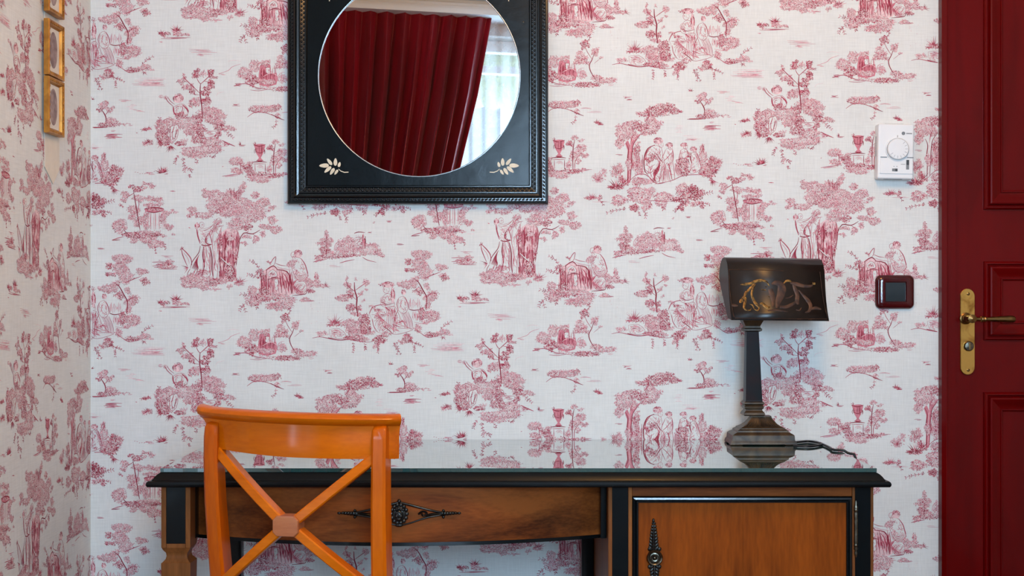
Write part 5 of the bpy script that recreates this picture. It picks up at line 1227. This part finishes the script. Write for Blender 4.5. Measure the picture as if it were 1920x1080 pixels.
sho = sh.build('shade', 'lamp_black', lamp, 50, fix=False)
sd_ = sho.modifiers.new('thick', 'SOLIDIFY'); sd_.thickness = .0016; sd_.offset = 0
for fx in (-1, 1):
    b = MB(); vs = ringsL[0 if fx < 0 else 1]
    off = Vector((fx * .0012, 0, 0))
    b.add(vs + [v - off for v in vs], [tuple(range(n)), tuple(range(2 * n - 1, n - 1, -1))] + [(i, (i + 1) % n, n + (i + 1) % n, n + i) for i in range(n)])
    b.build('shade_end', 'lamp_column', lamp, 60)
def front_y(z):
    zs_ = [s_[1] for s_ in sec[:8]]; ys_ = [s_[0] for s_ in sec[:8]]
    return float(np.interp(z, zs_, ys_))
def spt(zx, zy, lift=.0010):
    """point of the 7.2x zoom on the shade front"""
    px, py = 1320 + zx / 7.2, 470 + zy / 7.2
    y = -.145
    # undo roll and yaw approximately by solving in shade space
    fx = (zx - 290) / (1625 - 290) * 2 - 1
    z = 1.0435 + (945 - zy) / (945 - 150) * (1.158 - 1.0435)
    fx = max(-.985, min(.985, fx))
    return sxf((shc.x + fx * HWS, front_y(z) - lift, z))
def gild(strokes, name, m):
    for pts, wds in strokes:
        b = MB()
        P = spline([Vector((x, y, 0)) for x, y in pts], 5); nn = len(P); vs = []; fs = []
        for i, p in enumerate(P):
            tt = (P[min(i + 1, nn - 1)] - P[max(i - 1, 0)]).normalized()
            w_ = float(np.interp(i / (nn - 1), np.linspace(0, 1, len(wds)), wds)) / 2
            for s_ in (-1, -.5, .5, 1):
                vs.append(spt(p.x - tt.y * w_ * s_, p.y + tt.x * w_ * s_, .0016 if abs(s_) < .9 else .0008))
        for i in range(nn - 1):
            for j in range(3): fs.append((i * 4 + j, i * 4 + j + 1, i * 4 + j + 5, i * 4 + j + 4))
        b.add(vs, fs).build(name, m, lamp, 70)
gild([([(450, 415), (520, 405), (600, 390), (660, 360), (740, 345), (810, 365), (850, 430)], [10, 46, 40, 44, 46, 34, 10]),
      ([(640, 400), (580, 470), (520, 540), (500, 590), (450, 660), (430, 690)], [20, 34, 40, 34, 50, 16]),
      ([(660, 400), (620, 480), (600, 560), (620, 640), (650, 700), (690, 760), (660, 800), (620, 770), (600, 720), (560, 705)], [14, 34, 30, 40, 46, 24, 22, 22, 20, 10]),
      ([(520, 600), (500, 680), (480, 760), (520, 800), (570, 790), (575, 765)], [26, 40, 28, 22, 18, 10]),
      ([(700, 700), (740, 700), (800, 750), (840, 740)], [14, 50, 46, 8]),
      ([(1050, 385), (1085, 350), (1130, 345), (1160, 375)], [14, 34, 40, 12]), ([(790, 440), (820, 440)], [14, 14]), ([(1445, 380), (1485, 380)], [44, 40]), ([(820, 580), (850, 590)], [14, 12]), ([(735, 485), (800, 488)], [20, 14])], 'gilt_scroll', 'gilt')
gild([([(880, 400), (940, 380), (1000, 400), (1020, 470), (1000, 560), (960, 660), (930, 760)], [20, 70, 90, 120, 110, 80, 30]),
      ([(860, 470), (880, 560), (890, 660), (880, 740)], [60, 80, 50, 30]), ([(1140, 370), (1220, 390), (1320, 420), (1420, 420), (1450, 400)], [30, 60, 50, 40, 14]),
      ([(1180, 400), (1210, 480), (1230, 560), (1220, 640), (1230, 700)], [30, 60, 56, 60, 30]), ([(1250, 480), (1310, 560), (1370, 640), (1400, 720), (1370, 800), (1310, 820)], [16, 36, 60, 50, 40, 16]),
      ([(970, 740), (1060, 740), (1150, 700), (1220, 650)], [40, 50, 50, 30]), ([(800, 800), (900, 790), (1000, 800), (1080, 815)], [16, 30, 30, 10]), ([(1400, 770), (1470, 750), (1540, 770)], [30, 50, 20]), ([(310, 720), (350, 725), (400, 730)], [30, 46, 20]), ([(1060, 610), (1120, 600), (1170, 560)], [16, 24, 12]), ([(1190, 780), (1240, 790), (1270, 750)], [16, 26, 12])], 'worn_scroll', 'gilt_worn')
gild([([(300, 185), (700, 185), (1060, 195)], [9, 12, 9]), ([(305, 200), (305, 560), (330, 900)], [8, 8, 8]), ([(1560, 200), (1580, 560), (1610, 900)], [8, 8, 8]), ([(340, 915), (900, 915), (1600, 915)], [6, 7, 8]), ([(1190, 922), (1240, 922)], [14, 14]), ([(1390, 925), (1340, 925)], [10, 10])], 'gilt_border', 'gilt_worn')
# flex
def dk(px, py, up=.003):
    k = (H - ZT - up) / ((py - VY) * S); y = (k - 1) * D
    return Vector((XW(px, y), y, ZT + up))
cd = MB().tube([dk(1485, 830), dk(1500, 828.5), dk(1515, 827.5), dk(1532, 829.5), dk(1545, 834), dk(1556, 839.5), dk(1563, 843.5)] + [Vector((GX1 + .012, dk(1563, 843.5).y - .01, ZT - .002)), Vector((GX1 + .030, dk(1563, 843.5).y - .012, ZT - .05)), Vector((GX1 + .032, -.1, .35)), Vector((GX1 + .030, -.06, .012))], .0027, 8)
cd.build('flex', 'cord_black', lamp, 60)
MB().tube([dk(1488, 836), dk(1505, 837), dk(1520, 837), dk(1532, 835.5), dk(1543, 833.2)], .0027, 8).build('flex', 'cord_black', lamp, 60)
settle(lamp)
tag(lamp, 'dark metal desk lamp with gilt-painted rolled shade on the glass top', 'lamp')

# ------------------------------------------------------------------ chair seen from behind
chair = empty('cross_back_chair', (-.377, -.625, 0))
chair.rotation_euler = (0, 0, R(-11.5))
def bowy(x): return -.054 * (1 - (x / .19) ** 2)
rs = [(-.0085, .8035), (-.0105, .815), (-.0105, .835), (-.0095, .852), (-.0100, .8625), (-.0165, .8655), (-.0225, .8700), (-.0240, .8755), (-.0215, .8805), (-.014, .8838), (-.002, .8848), (.009, .8820), (.012, .875), (.0125, .860), (.0125, .815), (.0110, .8035)]
rings = []
for k in range(41):
    f = -1 + 2 * k / 40; x = (f * .1925 if f < 0 else f * .187); y0 = bowy(x)
    sl = 2 * .054 * x / .19 ** 2                       # follow the curve's normal
    nrm = Vector((-sl, 1, 0)).normalized()
    rr_ = []
    e = max(0, (abs(f) - .96) / .04)
    for dy, z in rs:
        zz_ = z + .0045 - .0045 * f + (.008 * max(0, -f) ** 1.5 if z < .82 else 0)
        if z > .863 and f < 0: zz_ += .0025 * max(0, (abs(f) - .75) / .25) ** 2
        inset = 0.0
        if z < .8625: inset = .016 * max(0, (abs(f) - .90) / .10) ** 1.5 * (1 if f < 0 else .12)
        p = Vector((x, y0, 0)) + nrm * dy * (1 - .35 * e)
        rr_.append(Vector((p.x - math.copysign(inset, f), p.y, zz_)))
    rings.append(rr_)
MB().loft(rings).build('top_rail', 'chair_wood', chair, 40)
def post(sd):
    P = []
    for z, xo, yo, w_, d_ in ((.866, .160, -.020, .016, .010), (.864, .160, -.022, .022, .026), (.857, .160, -.024, .0255, .036), (.840, .160, -.0255, .0265, .0405), (.800, .1600, -.026, .0265, .043), (.720, .1585, -.022, .0275, .045), (.640, .1565, -.012, .0285, .047), (.560, .1545, .000, .0295, .048), (.470, .1530, .012, .031, .048), (.40, .1530, .012, .032, .048), (.20, .1540, -.010, .030, .044), (.0, .1560, -.045, .026, .036)):
        c_ = Vector((sd * xo, yo, z)); w_ /= 2; d_ /= 2; b_ = min(w_, d_) * .34
        P.append([c_ + Vector(q) for q in ((-w_ + b_, -d_, 0), (w_ - b_, -d_, 0), (w_, -d_ + b_, 0), (w_, d_ - b_, 0), (w_ - b_, d_, 0), (-w_ + b_, d_, 0), (-w_, d_ - b_, 0), (-w_, -d_ + b_, 0))])
    return MB().loft(P).build('back_post', 'chair_wood_v', chair, 38)
for sd in (-1, 1): post(sd)
bz = .6845
def slat(sx, z_out):
    P = []
    for k in range(9):
        f = k / 8
        x = sx * (.004 + (.152 - .004) * f) - .006 * (1 - f); z = bz + (z_out - bz) * f
        y = -.050 + .028 * f ** 2
        tdir = Vector((sx * .15, 0, z_out - bz)).normalized(); nn_ = Vector((-tdir.z, 0, tdir.x))
        hw_, hd_ = .0088, .0135
        P.append([Vector((x, y, z)) + nn_ * a * hw_ + Vector((0, b_ * hd_, 0)) for a, b_ in ((-.75, -1), (.75, -1), (1, -.8), (1, 1), (-1, 1), (-1, -.8))])
    MB().loft(P).build('cross_slat', 'chair_wood', chair, 30)
for sx, zo in ((-1, .814), (1, .810), (-1, .562), (1, .560)): slat(sx, zo)
b = MB(); pts8 = [(-.0245, -.011), (-.017, -.0185), (.017, -.0185), (.0245, -.011), (.0245, .011), (.017, .0185), (-.017, .0185), (-.0245, .011)]
b.loft([[Vector((x * q - .006, y, bz + z * q)) for x, z in pts8] for y, q in ((-.036, 1), (-.066, 1), (-.0685, .95), (-.069, .90))]).build('centre_boss', 'chair_end', chair, 25)
# seat, rails, front legs (below the picture, under the desk)
st_ = MB(); ringS = []
for z, q in ((.438, .97), (.442, 1.0), (.456, 1.0), (.462, .97)):
    rr_ = []
    for k in range(24):
        a = 2 * math.pi * k / 24; c_, s_ = math.cos(a), math.sin(a)
        ex_ = 2 / 5.0
        rr_.append(Vector((math.copysign(abs(c_) ** ex_, c_) * .185 * q, .165 + math.copysign(abs(s_) ** ex_, s_) * .165 * q, z)))
    ringS.append(rr_)
st_.loft(ringS).build('seat', 'chair_wood', chair, 40)
for sd in (-1, 1):
    MB().loft([[Vector((sd * xo + a * h_, yo + b_ * h_, z)) for a, b_ in ((-1, -1), (1, -1), (1, 1), (-1, 1))] for z, xo, yo, h_ in ((.440, .155, .295, .017), (.2, .158, .300, .015), (0, .162, .308, .011))]).build('front_leg', 'chair_wood_v', chair)
    MB().box(sd * .156 - .009, sd * .156 + .009, .03, .29, .395, .438, .002).build('seat_rail', 'chair_wood', chair)
MB().box(-.148, .148, .286, .304, .395, .438, .002).build('seat_rail', 'chair_wood', chair)
MB().box(-.148, .148, .004, .022, .395, .438, .002).build('seat_rail', 'chair_wood', chair)
tag(chair, 'honey-coloured wooden chair with cross back pushed up to the desk', 'chair')
